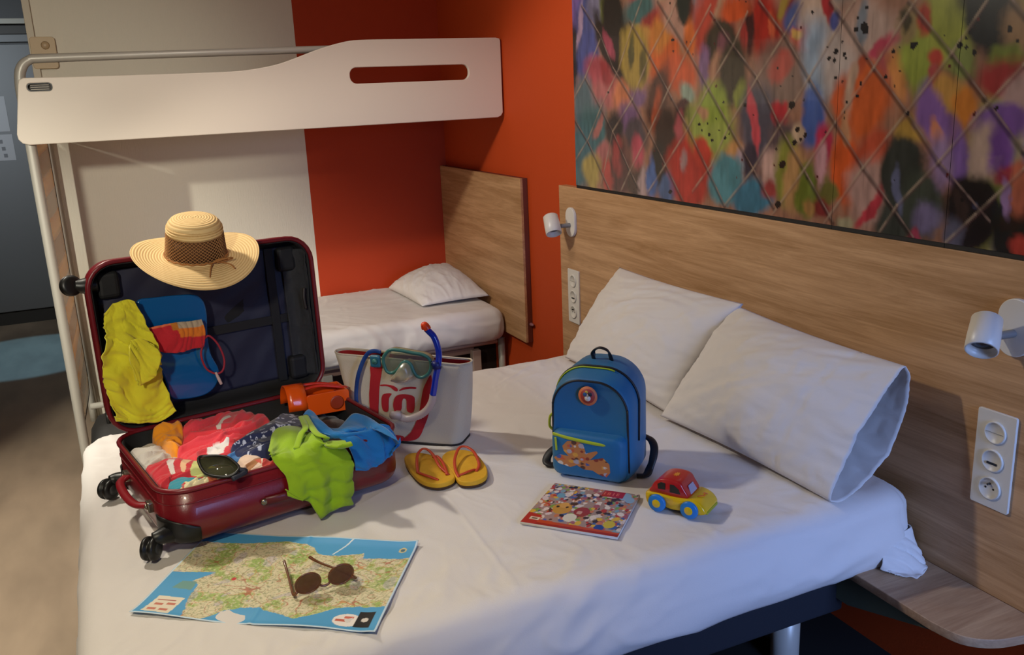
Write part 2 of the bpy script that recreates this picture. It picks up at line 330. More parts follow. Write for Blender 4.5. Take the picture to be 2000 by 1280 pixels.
MBLOBS = [(3.048,1.734,-11.1,-4.8,1.0,-6.0,4606845,0.5),(2.97,1.772,-19.2,-0.7,1.5,-16.3,7235970,0.5),(3.145,1.63,-34.6,-1.7,0.5,-9.7,1644057,0.3),(3.045,1.625,-14.2,-0.6,0.7,-13.0,3950210,0.4),(3.095,1.747,-60.5,-21.9,2.1,-14.2,9862550,0.5),(2.89,1.765,-23.4,-0.6,1.4,-15.3,6909480,0.4),(2.839,1.692,-14.5,3.7,0.0,-6.8,1972246,0.3),(2.893,1.643,-18.0,13.8,-1.2,-8.6,1972246,0.3),(2.803,1.578,-26.4,-0.5,0.5,-12.0,1840662,0.3),(2.889,1.661,-39.7,20.1,-1.6,-23.1,9845840,0.4),(2.688,1.746,-12.1,-6.8,3.6,-15.6,3955290,0.3),(2.611,1.707,-16.2,-19.6,6.9,-18.1,9187885,0.4),(2.959,1.548,-11.9,13.4,-3.7,-15.1,10831440,0.5),(2.924,1.475,-9.6,-0.3,0.3,-22.9,10836570,0.5),(2.903,1.546,-29.9,15.3,-1.9,-19.4,9186610,0.5),(2.805,1.473,-22.1,-0.4,0.2,-20.3,12480070,0.5),(3.08,1.448,-16.5,-0.7,0.0,-10.9,4611945,0.4),(2.642,1.666,-14.6,-0.1,2.1,-30.8,10844220,0.5),(2.542,1.599,-13.1,0.0,0.5,-9.7,12473635,0.4),(2.557,1.672,-21.2,0.0,1.5,-21.1,12153650,0.5),(2.719,1.605,-11.7,-0.1,0.6,-11.9,9862455,0.25),(2.738,1.626,-60.5,-0.8,1.3,-22.8,5262120,0.5),(2.661,1.592,-52.6,-0.4,0.9,-20.1,5918760,0.5),(2.441,1.54,-10.1,-13.0,5.9,-13.9,12144685,0.4),(2.456,1.684,-16.2,18.9,-3.4,-11.1,10516585,0.4),(2.422,1.737,-20.6,0.3,2.4,-24.8,1975072,0.25),(2.399,1.484,-24.5,0.4,0.5,-29.2,8556930,0.4),(2.697,1.477,-20.4,-0.2,0.3,-26.7,7229555,0.5),(2.571,1.471,-16.7,-8.3,1.9,-12.2,4926755,0.4),(2.577,1.429,-40.3,-13.1,1.8,-18.5,9847075,0.5),(2.52,1.352,-15.3,0.1,-0.3,-11.0,3614755,0.35),(2.765,1.389,-16.2,-0.3,-0.2,-20.2,7229555,0.5),(2.716,1.33,-15.0,-0.2,-0.6,-20.3,4931910,0.4),(2.706,1.281,-30.0,-0.3,-1.1,-25.7,11159125,0.5),(3.004,1.363,-10.7,-0.4,-0.2,-11.0,4285545,0.3),(2.972,1.373,-34.3,-33.4,4.3,-20.0,10511455,0.5),(2.854,1.344,-21.3,-0.5,-0.4,-16.1,3617330,0.4),(2.949,1.27,-21.6,-12.1,2.3,-25.4,10510431,0.5),(3.109,1.244,-12.0,-0.5,-0.4,-8.4,4285550,0.3),(3.03,1.199,-16.7,-0.6,-1.1,-18.3,10521675,0.4),(2.821,1.212,-14.0,-0.3,-0.7,-11.3,5583410,0.4),(2.838,1.266,-34.8,-0.8,-0.9,-19.5,9845820,0.5),(2.906,1.188,-32.1,10.6,-2.9,-18.6,10830140,0.4),(2.69,1.19,-11.6,-0.1,-1.5,-21.5,4600365,0.4),(2.565,1.25,-20.3,0.0,-0.8,-14.7,2959398,0.3),(2.661,1.195,-34.0,-0.2,-1.4,-20.2,10849420,0.4),(2.615,1.207,-39.2,-0.1,-1.0,-15.1,4611990,0.4),(2.519,1.171,-16.6,0.1,-2.3,-29.3,4610690,0.4),(2.395,1.243,-9.5,0.1,-0.6,-10.6,10824995,0.3),(2.426,1.429,-22.4,0.3,-0.0,-26.3,4268835,0.3),(2.453,1.373,-43.9,0.5,-0.4,-22.1,9848395,0.5),(2.429,1.252,-70.5,0.9,-1.6,-27.8,10188920,0.6),(2.286,1.674,-11.8,0.3,0.8,-10.6,10828845,0.4),(2.393,1.649,-28.8,0.5,1.3,-19.5,12476200,0.5),(2.25,1.725,-36.6,-23.0,8.2,-26.7,10845540,0.4),(2.247,1.631,-17.1,0.5,1.0,-14.5,3945000,0.3),(2.235,1.615,-46.0,1.4,1.6,-26.8,7225675,0.5),(2.044,1.641,-17.0,0.8,0.9,-11.5,9839385,0.35),(2.113,1.644,-50.2,2.1,1.0,-13.3,3938585,0.4),(2.142,1.624,-63.1,2.4,1.5,-22.5,9843245,0.5),(2.313,1.57,-48.9,1.1,0.8,-17.7,7558520,0.5),(2.257,1.553,-40.5,1.1,0.8,-21.3,10515290,0.5),(2.185,1.535,-17.7,0.6,0.4,-12.7,3945512,0.3),(2.179,1.714,-16.7,0.6,3.8,-40.2,12143395,0.5),(1.971,1.701,-56.0,-30.1,11.1,-33.7,9204530,0.5),(1.931,1.681,-33.0,-17.3,6.5,-19.8,7216660,0.5),(2.017,1.653,-80.8,4.0,2.1,-27.1,11817010,0.5),(2.291,1.376,-10.2,0.3,-0.2,-11.9,9213510,0.4),(2.267,1.464,-19.9,0.5,0.2,-17.6,8227890,0.4),(2.147,1.47,-33.3,1.2,0.3,-24.9,8225335,0.4),(2.318,1.43,-38.4,0.9,-0.0,-54.4,10844250,0.6),(1.869,1.681,-20.9,1.3,2.5,-26.9,10849405,0.4),(1.92,1.655,-26.1,1.5,2.2,-26.2,4937095,0.4),(1.84,1.651,-17.3,1.1,1.5,-18.0,11178370,0.4),(1.902,1.603,-29.2,1.7,2.3,-35.6,12472380,0.4),(1.912,1.621,-52.2,3.1,6.9,-98.0,12490320,0.5),(1.966,1.524,-10.3,0.6,0.4,-13.0,7888725,0.35),(1.987,1.545,-22.7,-19.6,10.4,-25.4,10832705,0.5),(1.847,1.545,-20.9,1.3,0.5,-11.6,8885930,0.5),(1.852,1.404,-26.4,-3.7,1.1,-13.1,3954070,0.35),(2.06,1.378,-12.0,0.5,-0.2,-9.4,4933717,0.35),(2.087,1.387,-49.4,7.5,-0.8,-12.7,12142160,0.35),(1.977,1.426,-37.3,1.9,-0.1,-33.3,11151410,0.4),(1.953,1.352,-18.8,1.0,-0.6,-21.4,5259590,0.5),(2.176,1.301,-32.0,1.1,-1.5,-33.4,11829840,0.5),(2.152,1.272,-46.9,1.7,-1.7,-30.4,9863820,0.5),(2.105,1.275,-33.5,1.4,-1.4,-26.2,3288380,0.4),(2.211,1.226,-14.9,0.5,-1.1,-15.5,4947335,0.25),(2.078,1.188,-11.6,0.5,-1.8,-21.1,3303810,0.3),(1.99,1.277,-21.5,1.1,-1.3,-23.6,11833735,0.5),(2.002,1.215,-33.2,1.6,-3.4,-43.5,9845820,0.5),(1.938,1.266,-30.6,1.7,-0.8,-12.4,7895090,0.4),(1.905,1.231,-31.2,1.8,-1.0,-13.9,10845520,0.4),(1.858,1.207,-32.2,2.0,-1.5,-17.4,6252835,0.35),(1.907,1.367,-50.7,2.9,-0.8,-33.8,11178360,0.5),(2.328,1.297,-22.2,0.5,-1.0,-22.7,11481635,0.35),(2.386,1.178,-13.8,0.2,-1.6,-20.4,11153960,0.35),(1.809,1.666,-63.3,4.3,2.5,-27.5,9839400,0.4),(1.762,1.55,-17.1,1.2,0.7,-14.9,11180950,0.5),(1.785,1.632,-49.6,-31.3,15.1,-38.3,4277885,0.4),(1.668,1.613,-11.5,-10.8,7.2,-12.7,10849410,0.5),(1.686,1.638,-67.2,-11.2,5.3,-25.2,7238525,0.5),(1.627,1.582,-40.1,-41.2,11.1,-18.0,10828880,0.5),(1.612,1.532,-46.9,4.0,1.1,-25.5,10834000,0.5),(1.671,1.454,-16.2,1.3,0.1,-12.8,12145960,0.35),(1.694,1.533,-49.8,-8.2,5.0,-29.8,11160365,0.5),(1.755,1.452,-44.3,3.2,0.2,-21.1,12473645,0.5),(1.723,1.485,-73.8,-3.4,1.7,-20.5,11177080,0.6),(1.582,1.505,-60.9,5.3,0.5,-15.9,12483910,0.5),(1.459,1.614,-16.5,1.6,1.1,-13.6,9212220,0.4),(1.532,1.543,-25.1,2.3,0.5,-11.0,8884540,0.35),(1.564,1.633,-49.6,4.4,2.4,-28.4,9205840,0.5),(1.52,1.643,-48.3,4.5,3.6,-38.7,10501165,0.5),(1.573,1.651,-86.4,7.7,4.2,-45.5,3813920,0.5),(1.81,1.33,-33.9,2.2,-0.7,-17.0,10823750,0.35),(1.812,1.287,-49.0,3.2,-1.2,-22.2,11502215,0.4),(1.727,1.295,-24.0,1.8,-0.7,-12.0,12472355,0.3),(1.734,1.396,-72.7,5.3,-0.4,-28.5,11500890,0.5),(1.643,1.339,-19.4,1.6,-1.2,-31.4,11488050,0.5),(1.538,1.369,-30.9,2.8,-0.8,-30.7,10846780,0.5),(1.784,1.227,-30.3,2.1,-3.8,-47.1,6577965,0.4),(1.809,1.184,-35.5,2.3,-3.6,-37.0,7874600,0.5),(1.847,1.176,-64.6,4.0,-4.2,-42.9,9858620,0.5),(1.651,1.237,-17.8,1.4,-1.2,-14.5,10846840,0.45),(1.641,1.209,-60.1,-46.1,6.6,-15.4,11155265,0.4),(1.716,1.156,-38.0,2.8,-6.0,-54.4,9866350,0.5),(1.467,1.422,-20.3,2.0,-0.1,-19.5,7886225,0.4),(1.548,1.29,-18.5,1.6,-1.0,-15.6,3290159,0.22),(1.562,1.18,-19.0,1.6,-1.8,-16.9,3619380,0.3),(1.549,1.245,-94.4,8.3,-2.1,-26.0,6251133,0.5),(1.476,1.216,-18.4,1.7,-1.6,-17.0,3948855,0.35),(1.464,1.194,-20.2,20.8,-19.9,-27.4,7234690,0.5),(1.491,1.151,-68.3,6.3,-7.4,-59.4,9845840,0.5),(1.348,1.625,-20.2,2.2,1.6,-17.3,1974306,0.25),(1.286,1.583,-34.3,3.9,1.4,-18.6,9203280,0.5),(1.311,1.555,-33.3,3.7,3.0,-50.2,7239730,0.5),(1.306,1.507,-20.5,2.3,0.9,-26.1,9186605,0.45),(1.408,1.55,-35.9,3.7,1.5,-28.1,7897670,0.5),(1.265,1.471,-25.2,-4.7,4.4,-17.7,10848130,0.45),(1.475,1.54,-57.0,5.5,2.0,-42.0,10828850,0.5),(1.474,1.494,-56.5,5.4,1.3,-45.7,10503750,0.5),(1.423,1.47,-24.0,2.4,0.5,-29.0,11502145,0.4),(1.382,1.449,-39.7,4.1,0.2,-27.7,12481325,0.4),(1.467,1.419,-26.1,2.5,-0.2,-26.4,7886225,0.4),(1.464,1.383,-72.8,7.0,-0.8,-37.2,12482650,0.5),(1.293,1.41,-17.8,2.0,-0.3,-28.6,7228300,0.4),(1.33,1.349,-29.0,-2.7,2.1,-18.8,10849405,0.45),(1.392,1.336,-42.8,4.4,-0.7,-16.5,7558545,0.45),(1.444,1.322,-30.5,3.0,-1.0,-20.1,9204630,0.5),(1.286,1.351,-38.7,4.3,-0.9,-21.8,6898055,0.5),(1.275,1.304,-35.6,4.0,-3.0,-47.6,9185340,0.5),(1.348,1.22,-15.7,1.6,-1.3,-12.5,1972505,0.2),(1.238,1.188,-19.7,2.2,-1.6,-13.4,1842201,0.3),(1.382,1.236,-63.6,6.5,-1.8,-20.2,3615270,0.5),(1.243,1.277,-43.8,5.0,-1.6,-20.8,11493190,0.4),(1.271,1.257,-116.3,41.2,-6.7,-23.7,9203350,0.5),(1.394,1.161,-53.2,5.3,-3.4,-27.1,5920873,0.5),(1.224,1.156,-54.5,6.2,-5.9,-42.5,11156530,0.5),(1.346,1.236,-131.5,13.8,-10.4,-113.0,4608110,0.6)]  # one grey-brown blob paints a reflected patch into the print
MDR = [[(3.08,1.811),(2.947,1.695),(2.86,1.579),(2.731,1.466),(2.629,1.363),(2.525,1.252),(2.425,1.143)],[(3.064,1.55),(2.955,1.444),(2.866,1.354),(2.749,1.22),(2.689,1.159)],[(3.164,1.401),(3.047,1.307),(2.896,1.143)],[(2.742,1.726),(2.621,1.606),(2.493,1.471),(2.403,1.378),(2.291,1.247),(2.208,1.148)],[(2.573,1.775),(2.406,1.613),(2.297,1.496),(2.194,1.385),(2.074,1.26),(1.985,1.163)],[(2.292,1.714),(2.18,1.609),(2.075,1.523),(1.973,1.388),(1.858,1.261),(1.758,1.149)],[(2.074,1.724),(1.967,1.626),(1.865,1.51),(1.767,1.4),(1.667,1.296),(1.566,1.204),(1.499,1.14)],[(1.804,1.696),(1.758,1.649),(1.65,1.53),(1.545,1.429),(1.446,1.319),(1.374,1.258),(1.305,1.2)],[(1.56,1.671),(1.433,1.55),(1.344,1.457),(1.243,1.352),(1.133,1.246)],[(1.301,1.645),(1.218,1.56),(1.062,1.38)]]
MUR = [[(3.16,1.471),(3.064,1.55),(2.947,1.679)],[(3.163,1.231),(3.047,1.324),(2.946,1.444),(2.821,1.57),(2.727,1.71),(2.669,1.785)],[(2.956,1.156),(2.866,1.354),(2.731,1.466),(2.621,1.606),(2.495,1.726),(2.47,1.764)],[(2.814,1.141),(2.749,1.22),(2.629,1.351),(2.506,1.5),(2.406,1.613),(2.292,1.733)],[(2.63,1.156),(2.531,1.248),(2.403,1.371),(2.309,1.483),(2.18,1.616),(2.122,1.698)],[(2.374,1.177),(2.28,1.262),(2.194,1.385),(2.075,1.516),(1.967,1.626),(1.902,1.706)],[(2.208,1.148),(2.084,1.26),(1.973,1.388),(1.865,1.516),(1.758,1.649),(1.723,1.688)],[(1.998,1.135),(1.868,1.279),(1.767,1.4),(1.65,1.53),(1.564,1.642),(1.541,1.669)],[(1.79,1.139),(1.667,1.291),(1.545,1.426),(1.433,1.553),(1.359,1.651)],[(1.603,1.138),(1.553,1.211),(1.44,1.324),(1.337,1.443),(1.262,1.519),(1.158,1.63)],[(1.415,1.135),(1.34,1.211),(1.238,1.315),(1.076,1.483)]]
MSPL = [(1.683,1.667,-163.2,-49.1,52.9,-185.4,0,0),(1.709,1.646,-213.1,-65.1,66.8,-243.2,0,0),(1.688,1.624,-81.3,-24.3,24.6,-91.6,0,0),(1.714,1.62,-127.4,-38.8,38.3,-144.7,0,0),(1.684,1.615,-93.2,-27.7,27.8,-104.6,0,0),(1.757,1.594,-307.5,-96.4,88.3,-352.8,0,0),(1.776,1.572,-121.2,-38.3,33.5,-139.3,0,0),(1.748,1.564,-154.9,-47.9,42.2,-175.9,0,0),(1.742,1.555,-207.5,-63.7,55.7,-234.6,0,0),(1.799,1.557,-148.7,-47.7,40.0,-171.8,0,0),(1.781,1.551,-150.8,-47.7,40.2,-172.8,0,0),(1.807,1.584,-295.6,-96.0,83.5,-344.7,0,0),(1.773,1.509,-202.5,-63.0,49.8,-229.0,0,0),(1.75,1.499,-309.5,-94.3,74.7,-346.2,0,0),(1.689,1.493,-216.7,-62.8,51.6,-236.5,0,0),(1.698,1.463,-215.1,-62.4,48.2,-233.9,0,0),(1.731,1.449,-314.3,-93.2,68.3,-344.9,0,0),(1.736,1.424,-313.0,-92.7,64.5,-342.2,0,0),(1.737,1.41,-312.9,-92.4,62.5,-341.0,0,0),(1.596,1.562,-175.7,-47.8,47.7,-188.1,0,0),(1.595,1.549,-351.8,-95.4,93.3,-375.1,0,0),(1.613,1.506,-173.2,-47.2,42.4,-184.1,0,0),(1.539,1.572,-105.6,-27.3,29.2,-110.7,0,0),(1.53,1.576,-186.1,-47.9,51.8,-194.6,0,0),(1.578,1.571,-357.2,-95.8,98.6,-380.2,0,0),(1.572,1.519,-358.8,-94.6,89.9,-376.3,0,0),(1.585,1.485,-354.6,-93.8,83.1,-370.9,0,0),(1.865,1.673,-188.0,-65.1,61.6,-228.8,0,0),(2.34,1.386,-135.8,-58.9,25.7,-180.6,0,0),(2.327,1.368,-205.7,-88.1,37.1,-271.3,0,0),(2.29,1.356,-140.5,-58.8,24.6,-182.7,0,0),(2.274,1.34,-142.0,-58.7,23.9,-183.1,0,0),(2.24,1.37,-217.7,-88.9,39.5,-279.5,0,0),(2.212,1.348,-147.9,-59.2,25.4,-187.3,0,0),(2.299,1.39,-209.3,-88.7,39.9,-275.0,0,0),(2.123,1.444,-117.4,-45.6,25.3,-147.7,0,0),(1.929,1.443,-77.1,-26.4,16.6,-90.8,0,0),(1.974,1.493,-260.7,-93.2,62.2,-315.6,0,0),(1.883,1.456,-279.2,-93.0,61.7,-324.5,0,0),(1.902,1.379,-110.3,-36.5,20.5,-126.7,0,0),(1.872,1.365,-141.0,-45.6,25.3,-159.8,0,0),(1.912,1.345,-109.5,-36.3,18.7,-125.3,0,0),(1.957,1.283,-75.8,-25.5,10.9,-86.8,0,0),(1.97,1.172,-87.7,-29.1,8.5,-98.5,0,0),(1.415,1.565,-137.7,-31.5,37.6,-136.9,0,0),(1.399,1.56,-209.8,-47.1,56.8,-206.8,0,0),(1.402,1.578,-279.0,-63.1,78.0,-276.6,0,0),(1.379,1.548,-170.9,-37.4,45.2,-166.5,0,0),(1.301,1.589,-153.7,-31.1,43.8,-146.2,0,0),(1.281,1.565,-235.1,-46.1,64.2,-220.2,0,0),(1.393,1.591,-211.1,-47.5,60.3,-209.1,0,0),(2.894,1.491,-145.9,-84.0,34.6,-232.6,0,0),(2.487,1.646,-122.1,-60.7,38.3,-180.5,0,0),(2.484,1.612,-183.9,-90.5,54.5,-269.3,0,0),(2.223,1.452,-219.5,-90.5,48.0,-285.6,0,0),(2.193,1.36,-224.6,-89.1,39.8,-283.5,0,0),(1.833,1.116,-193.8,-57.6,14.3,-204.9,0,0),(1.376,1.239,-282.4,-57.4,35.2,-255.8,0,0),(2.498,1.164,-93.4,-41.7,8.7,-123.8,0,0)]
mural = thing('mural', 'large glossy wall print of colourful graffiti paint behind chain-link fence', 'wall art', (1.70, 1.8, 1.144))
rnd = random.Random(5); pal = [0x8c463c,0xbe5f28,0x8c9646,0x735591,0xa58c82,0x1e1c1c,0x4b7d87,0xaa3741,0x465f96,0xb98241]
extra = []
for i in range(420):
    y, z = rnd.uniform(.3, 3.2), rnd.uniform(1.1, 2.4)
    if 1.25 < y and z < 2.02 - .0*(y): 
        if z < 1.15+(.78 if y < 3.2 else 0): continue
    a = rnd.uniform(8, 20); s = rnd.uniform(.4, .8); extra.append((y, z, a, a*.3, -a*.2*s, a*s*.6, rnd.choice(pal), .4))
M_mur = vmat('mural_print', .22, coat=.3)
edges = [3.156,1.762,1.414] + [.75, .35]
MZ0, MZ1 = 1.138, 2.40
for i in range(4):
    y1, y0 = edges[i]-.0006, edges[i+1]+.0006; st = .0035 if i < 3 else .008
    ny, nz = max(2, int((y1-y0)/st)), int((MZ1-MZ0)/st)
    yy = np.linspace(y0, y1, ny); zz = np.linspace(MZ0, MZ1, nz); Yg, Zg = np.meshgrid(yy, zz, indexing='ij'); Yf, Zf = Yg.ravel(), Zg.ravel()
    Yw = Yf + .015*vnoise(Yf, Zf, 11, 1) + .005*vnoise(Yf, Zf, 40, 2) + .002*vnoise(Yf, Zf, 120, 3); Zw = Zf + .024*vnoise(Yf, Zf, 10, 4) + .006*vnoise(Yf, Zf, 36, 5) + .003*vnoise(Yf, Zf, 110, 6)
    col = paint(Yw, Zw, extra+MBLOBS, 0x8e6450)
    col *= (1+.22*vnoise(Yf*3, Zf, 22, 7)+.05*vnoise(Yf*2, Zf, 80, 8))[:, None]
    dr = np.clip(vnoise(Yf, Zf*.05, 160, 9)-.55, 0, 1)*1.2; col *= (1-.5*dr)[:, None]
    for l in MDR: stroke(Yf, Zf, col, [(p[0], p[1]-.006) for p in l], .007, 0x281c1e, .62)
    for l in MDR: stroke(Yf, Zf, col, l, .0028, 0x9b8278, .55, fade=1)
    for l in MUR: stroke(Yf, Zf, col, l, .0036, 0xa8937e, .6, fade=1)
    for l in MUR: stroke(Yf, Zf, col, [(p[0], p[1]-.007) for p in l], .0035, 0x5a3c3c, .35)
    for s in MSPL:
        u = s[2]*(Yf-s[0])+s[3]*(Zf-s[1]); v = s[4]*(Yf-s[0])+s[5]*(Zf-s[1]); col[u*u+v*v < 1] = lin(0x1a1618)
    for k in range(90):
        y, z, r = rnd.uniform(1.2,2.6), rnd.uniform(1.2,2.1), rnd.uniform(.002,.005); col[(Yf-y)**2+(Zf-z)**2 < r*r] = lin(rnd.choice((0x231a1c,0x501e1e)))
    col = np.clip(col*MURAL_GAIN, 0, .9)
    V = np.stack([np.full(Yf.size, -.0), Yf-1.8, Zf-1.144], 1)
    n1, n2 = ny, nz; idx = np.arange(n1*n2).reshape(n1, n2)
    q = np.stack([idx[:-1,:-1], idx[:-1,1:], idx[1:,1:], idx[1:,:-1]], -1).reshape(-1, 4)
    me = bpy.data.meshes.new('print_panel'); me.vertices.add(len(V)); me.vertices.foreach_set('co', V.astype(np.float32).ravel())
    me.loops.add(q.size); me.loops.foreach_set('vertex_index', q.ravel().astype(np.int32)); me.polygons.add(len(q))
    me.polygons.foreach_set('loop_start', np.arange(0, q.size, 4, dtype=np.int32)); me.polygons.foreach_set('loop_total', np.full(len(q), 4, np.int32)); me.update(); me.validate()
    o = link('print_panel', me, M_mur, mural, smooth=False); setcol(o, col)
    box('backing_gap_shade', (.002, y0-1.8, -.017), (.036, y1-1.8, MZ1-1.144), mat('gap_shade_black', 0x120f0e, .6), mural, bevel=0)  # black strip below the prints paints the shadow gap over the headboard

# ---------------------------------------------------------------- headboards, shelf, sockets, lamps
hb = thing('headboard', 'long wall-wide oak laminate headboard behind the double bed', 'headboard', (1.70, 1.8, .352))
box('panel', (0,-1.45,0), (.036,1.508,.774), M_oak, hb, bevel=.0015)
hb2 = thing('bunk_headboard', 'smaller square oak panel with dark edge at the head of the lower bunk', 'headboard', (1.70, 4.2, .352))
box('panel', (0,-.512,0), (.012,.548,.774), M_oak, hb2, bevel=.001)
part_label(box('edge_frame', (.012,-.512,.0), (.036,.548,.774), M_edge, hb2, bevel=.001), 'dark reddish edge')
lathe('hook', [(0,0),(.006,0),(.009,.01),(.006,.03),(0,.034)], mat('mauve_knob', 0x8a5a60, .4), hb2, loc=(.024,-.513,.09), rot=(R(90),0,0))

sh = thing('bedside_shelf', 'rounded oak shelf fixed under the headboard at the right edge', 'shelf', (1.70, 1.3, .33))
ol = [(-.0,.25),(-.195,.25),(-.197,-.02),(-.198,-.10)] + [p.xy[:] for p in catmull([(-.198,-.10,0),(-.185,-.165,0),(-.14,-.206,0),(-.07,-.225,0),(0,-.232,0)], 6)][1:]
plate('shelf_board', [ol], .022, M_oakx, sh, bevel=.002, frame=lambda a,b,h:(a,b,h+.0105))
plate('bracket', [[(.32,-.005),(-.12,-.005),(.18,-.095),(.32,-.10)]], .02, mat('grey_green_bracket', 0x5c6656, .6), sh, frame=lambda a,b,h:(-.165+h,a-.02,b+.004))

def socket(yc, zc, label):
    s = thing('wall_socket', label, 'socket', (1.70, yc, zc)); 
    plate('cover_plate', [rrect(-.046,-.112,.046,.112,.004,3)], .007, M_plas, s, bevel=.001, frame=lambda a,b,h:(-.0035-h,a,b))
    for k, z in enumerate((.066,0,-.066)):
        ring = lathe('ring', [(.0265,-.002),(.0265,.002),(.026,.004),(.0225,.0045),(.0215,.002),(0,.002)] if k < 2 else [(.027,-.002),(.027,.004),(.0235,.005),(.022,.0014),(0,.0012)], M_plas, s, loc=(-.007,0,z), rot=(0,R(-90),0))
        if k == 0: part_label(box('switch_rocker', (-.0115,-.021,z-.0005), (-.0108,.021,z+.0005), mat('grey_seam', 0x9a968f, .5), s, bevel=0), 'seam of round switch')
        if k == 1: part_label(box('usb_port', (-.0105,-.012,z-.009), (-.0089,.012,z-.004), M_black, s, bevel=0), 'dark port')
        if k == 2:
            for dy in (-.0095,.0095): lathe('pin_hole', [(.0025,0),(.0025,.0012),(0,.0012)], M_black, s, loc=(-.0075,dy,z), rot=(0,R(-90),0))
            lathe('earth_pin', [(.0025,0),(.0025,.008),(0,.009)], M_dark, s, loc=(-.008,0,z+.011), rot=(0,R(-90),0))
    return s
socket(1.235, .676, 'white triple wall plate near the right edge, beside the large pillow')
socket(3.188, .675, 'white triple wall plate at the far left end of the oak headboard')

def lamp(yc, zc, aim, label, s=1.0):
    l = thing('reading_lamp', label, 'lamp', (1.70, yc, zc))
    plate('wall_plate', [rrect(-.036*s,-.058*s,.036*s,.058*s,.0355*s,10)], .012, M_plas, l, bevel=.002, frame=lambda a,b,h:(-.006-h,a,b))
    A = Vector(aim).normalized(); hc = Vector((-.085, .012, -.012))
    tube('arm', [(-.01,0,-.012),(-.03,.002,-.012),(-.052,.004,-.012)], .009, mat('grey_joint', 0x8c8a88, .4, .3), l)
    h = lathe('lamp_head', [(0,-.05),(.026,-.05),(.0305,-.046),(.0325,.0),(.0325,.032),(.0295,.034),(.0285,.02),(.024,.012),(0,.012)], M_plas, l, loc=hc, rot=axis_rot(A))
    part_label(lathe('lens', [(0,.0135),(.012,.016),(.024,.0135)], mat('lamp_lens', 0x55575c, .15, .6), h), 'grey faceted lens')
    return l
lamp(3.195, .985, (-.12,-.62,-.85), 'small white spot lamp at the left end of the oak headboard')
lamp(1.215, .985, (-.72,-.45,-.75), 'white spot lamp at the right edge of the oak headboard', 1.05)

sw = thing('door_contact', 'beige box with round button on the wall above the bunk rail', 'switch', (-.178, 4.745, 1.80))
plate('casing', [rrect(-.05,-.10,.05,.035,.012,5)], .02, mat('beige_plastic', 0xc7ae8a, .5), sw, bevel=.002, frame=lambda a,b,h:(a,-.01+h,b))
lathe('button', [(0,.004),(.015,.004),(.018,0)], mat('beige_button', 0xb89c78, .4), sw, loc=(.01,-.02,0), rot=(R(90),0,0))

# ---------------------------------------------------------------- bunk bed
bunk = thing('bunk_bed', 'white metal bunk bed with curved guard panel against the back wall', 'bunk bed', (0, 3.93, 0))
def sc_(p): return (p[0]*.9924, 1.51+(p[1]-1.51)*.9924)
top = [sc_(p) for p in [(1.735,1.749),(1.6,1.7495),(1.3,1.7495),(1.079,1.749),(.99,1.738),(.897,1.714),(.80,1.682),(.717,1.657),(.62,1.641),(.527,1.634),(.3,1.632),(0,1.632),(-.22,1.633)]]
tp_ = [p.xy[:] for p in catmull([(a,b,0) for a,b in top], 5)]
def corner(cx, cy, r, a0, n=6, sx=1): return [(cx+r*math.cos(R(a0+sg*90/n)), cy+r*math.sin(R(a0+sg*90/n))) for sg in range(n+1)]
ol = [(1.727,1.735)]+tp_[1:-1]+[(-.232,1.632),(-.245,1.626),(-.25,1.612),(-.283,1.43),(-.281,1.412),(-.27,1.398),(-.25,1.392)]+[(0,1.391),(.8,1.394),(1.6,1.3975),(1.70,1.398),(1.716,1.404),(1.725,1.418)]
ol[1:1] = [(1.723,1.744)]
M_panel = mat('guard_panel_white', 0xe8dccd, .4)
plate('guard_panel', [ol, rrect(*sc_((1.02,1.567)), *sc_((1.582,1.641)), .033, 8), rrect(-.228,1.582,-.136,1.618,.016,6)], .02, M_panel, bunk, bevel=.003, frame=lambda a,b,h:(a,-.012+h,b))
part_label(plate('vent_slot', [rrect(-.229,1.581,-.135,1.619,.017,6), rrect(-.222,1.588,-.142,1.612,.011,6)], .014, M_black, bunk, bevel=.001, frame=lambda a,b,h:(a,-.014+h,b)), 'black slot trim')
box('slot_back', (-.224,.0,1.586), (-.14,.006,1.614), M_dark, bunk, bevel=0)
for z in (1.590,1.598,1.606): box('slot_rib', (-.214,-.008,z), (-.15,.0,z+.0035), mat('light_rib', 0xb0a89a, .4), bunk, bevel=.0005)
tube('post', [(-.247,.03,0),(-.248,.03,.8),(-.249,.03,1.5),(-.2475,.03,1.62),(-.235,.03,1.672),(-.205,.03,1.7),(-.15,.03,1.706),(.2,.03,1.71),(.6,.03,1.714),(1.0,.03,1.718),(1.7,.03,1.722)], [.0195]*5+[.017]*2+[.015]*4, M_tube, bunk, n=16)
box('bed_platform', (-.22,.02,1.40), (1.73,.80,1.43), M_white, bunk, bevel=.003)
box('bunk_mattress', (-.2,.03,1.432), (1.72,.79,1.53), M_sheet, bunk, bevel=.02)
tube('post', [(-.232,.78,0),(-.232,.78,.8),(-.232,.78,1.45)], .016, M_tube, bunk, n=12)
tube('post', [(1.70,.06,.0),(1.70,.06,.31)], .018, M_tube, bunk, sm=1)
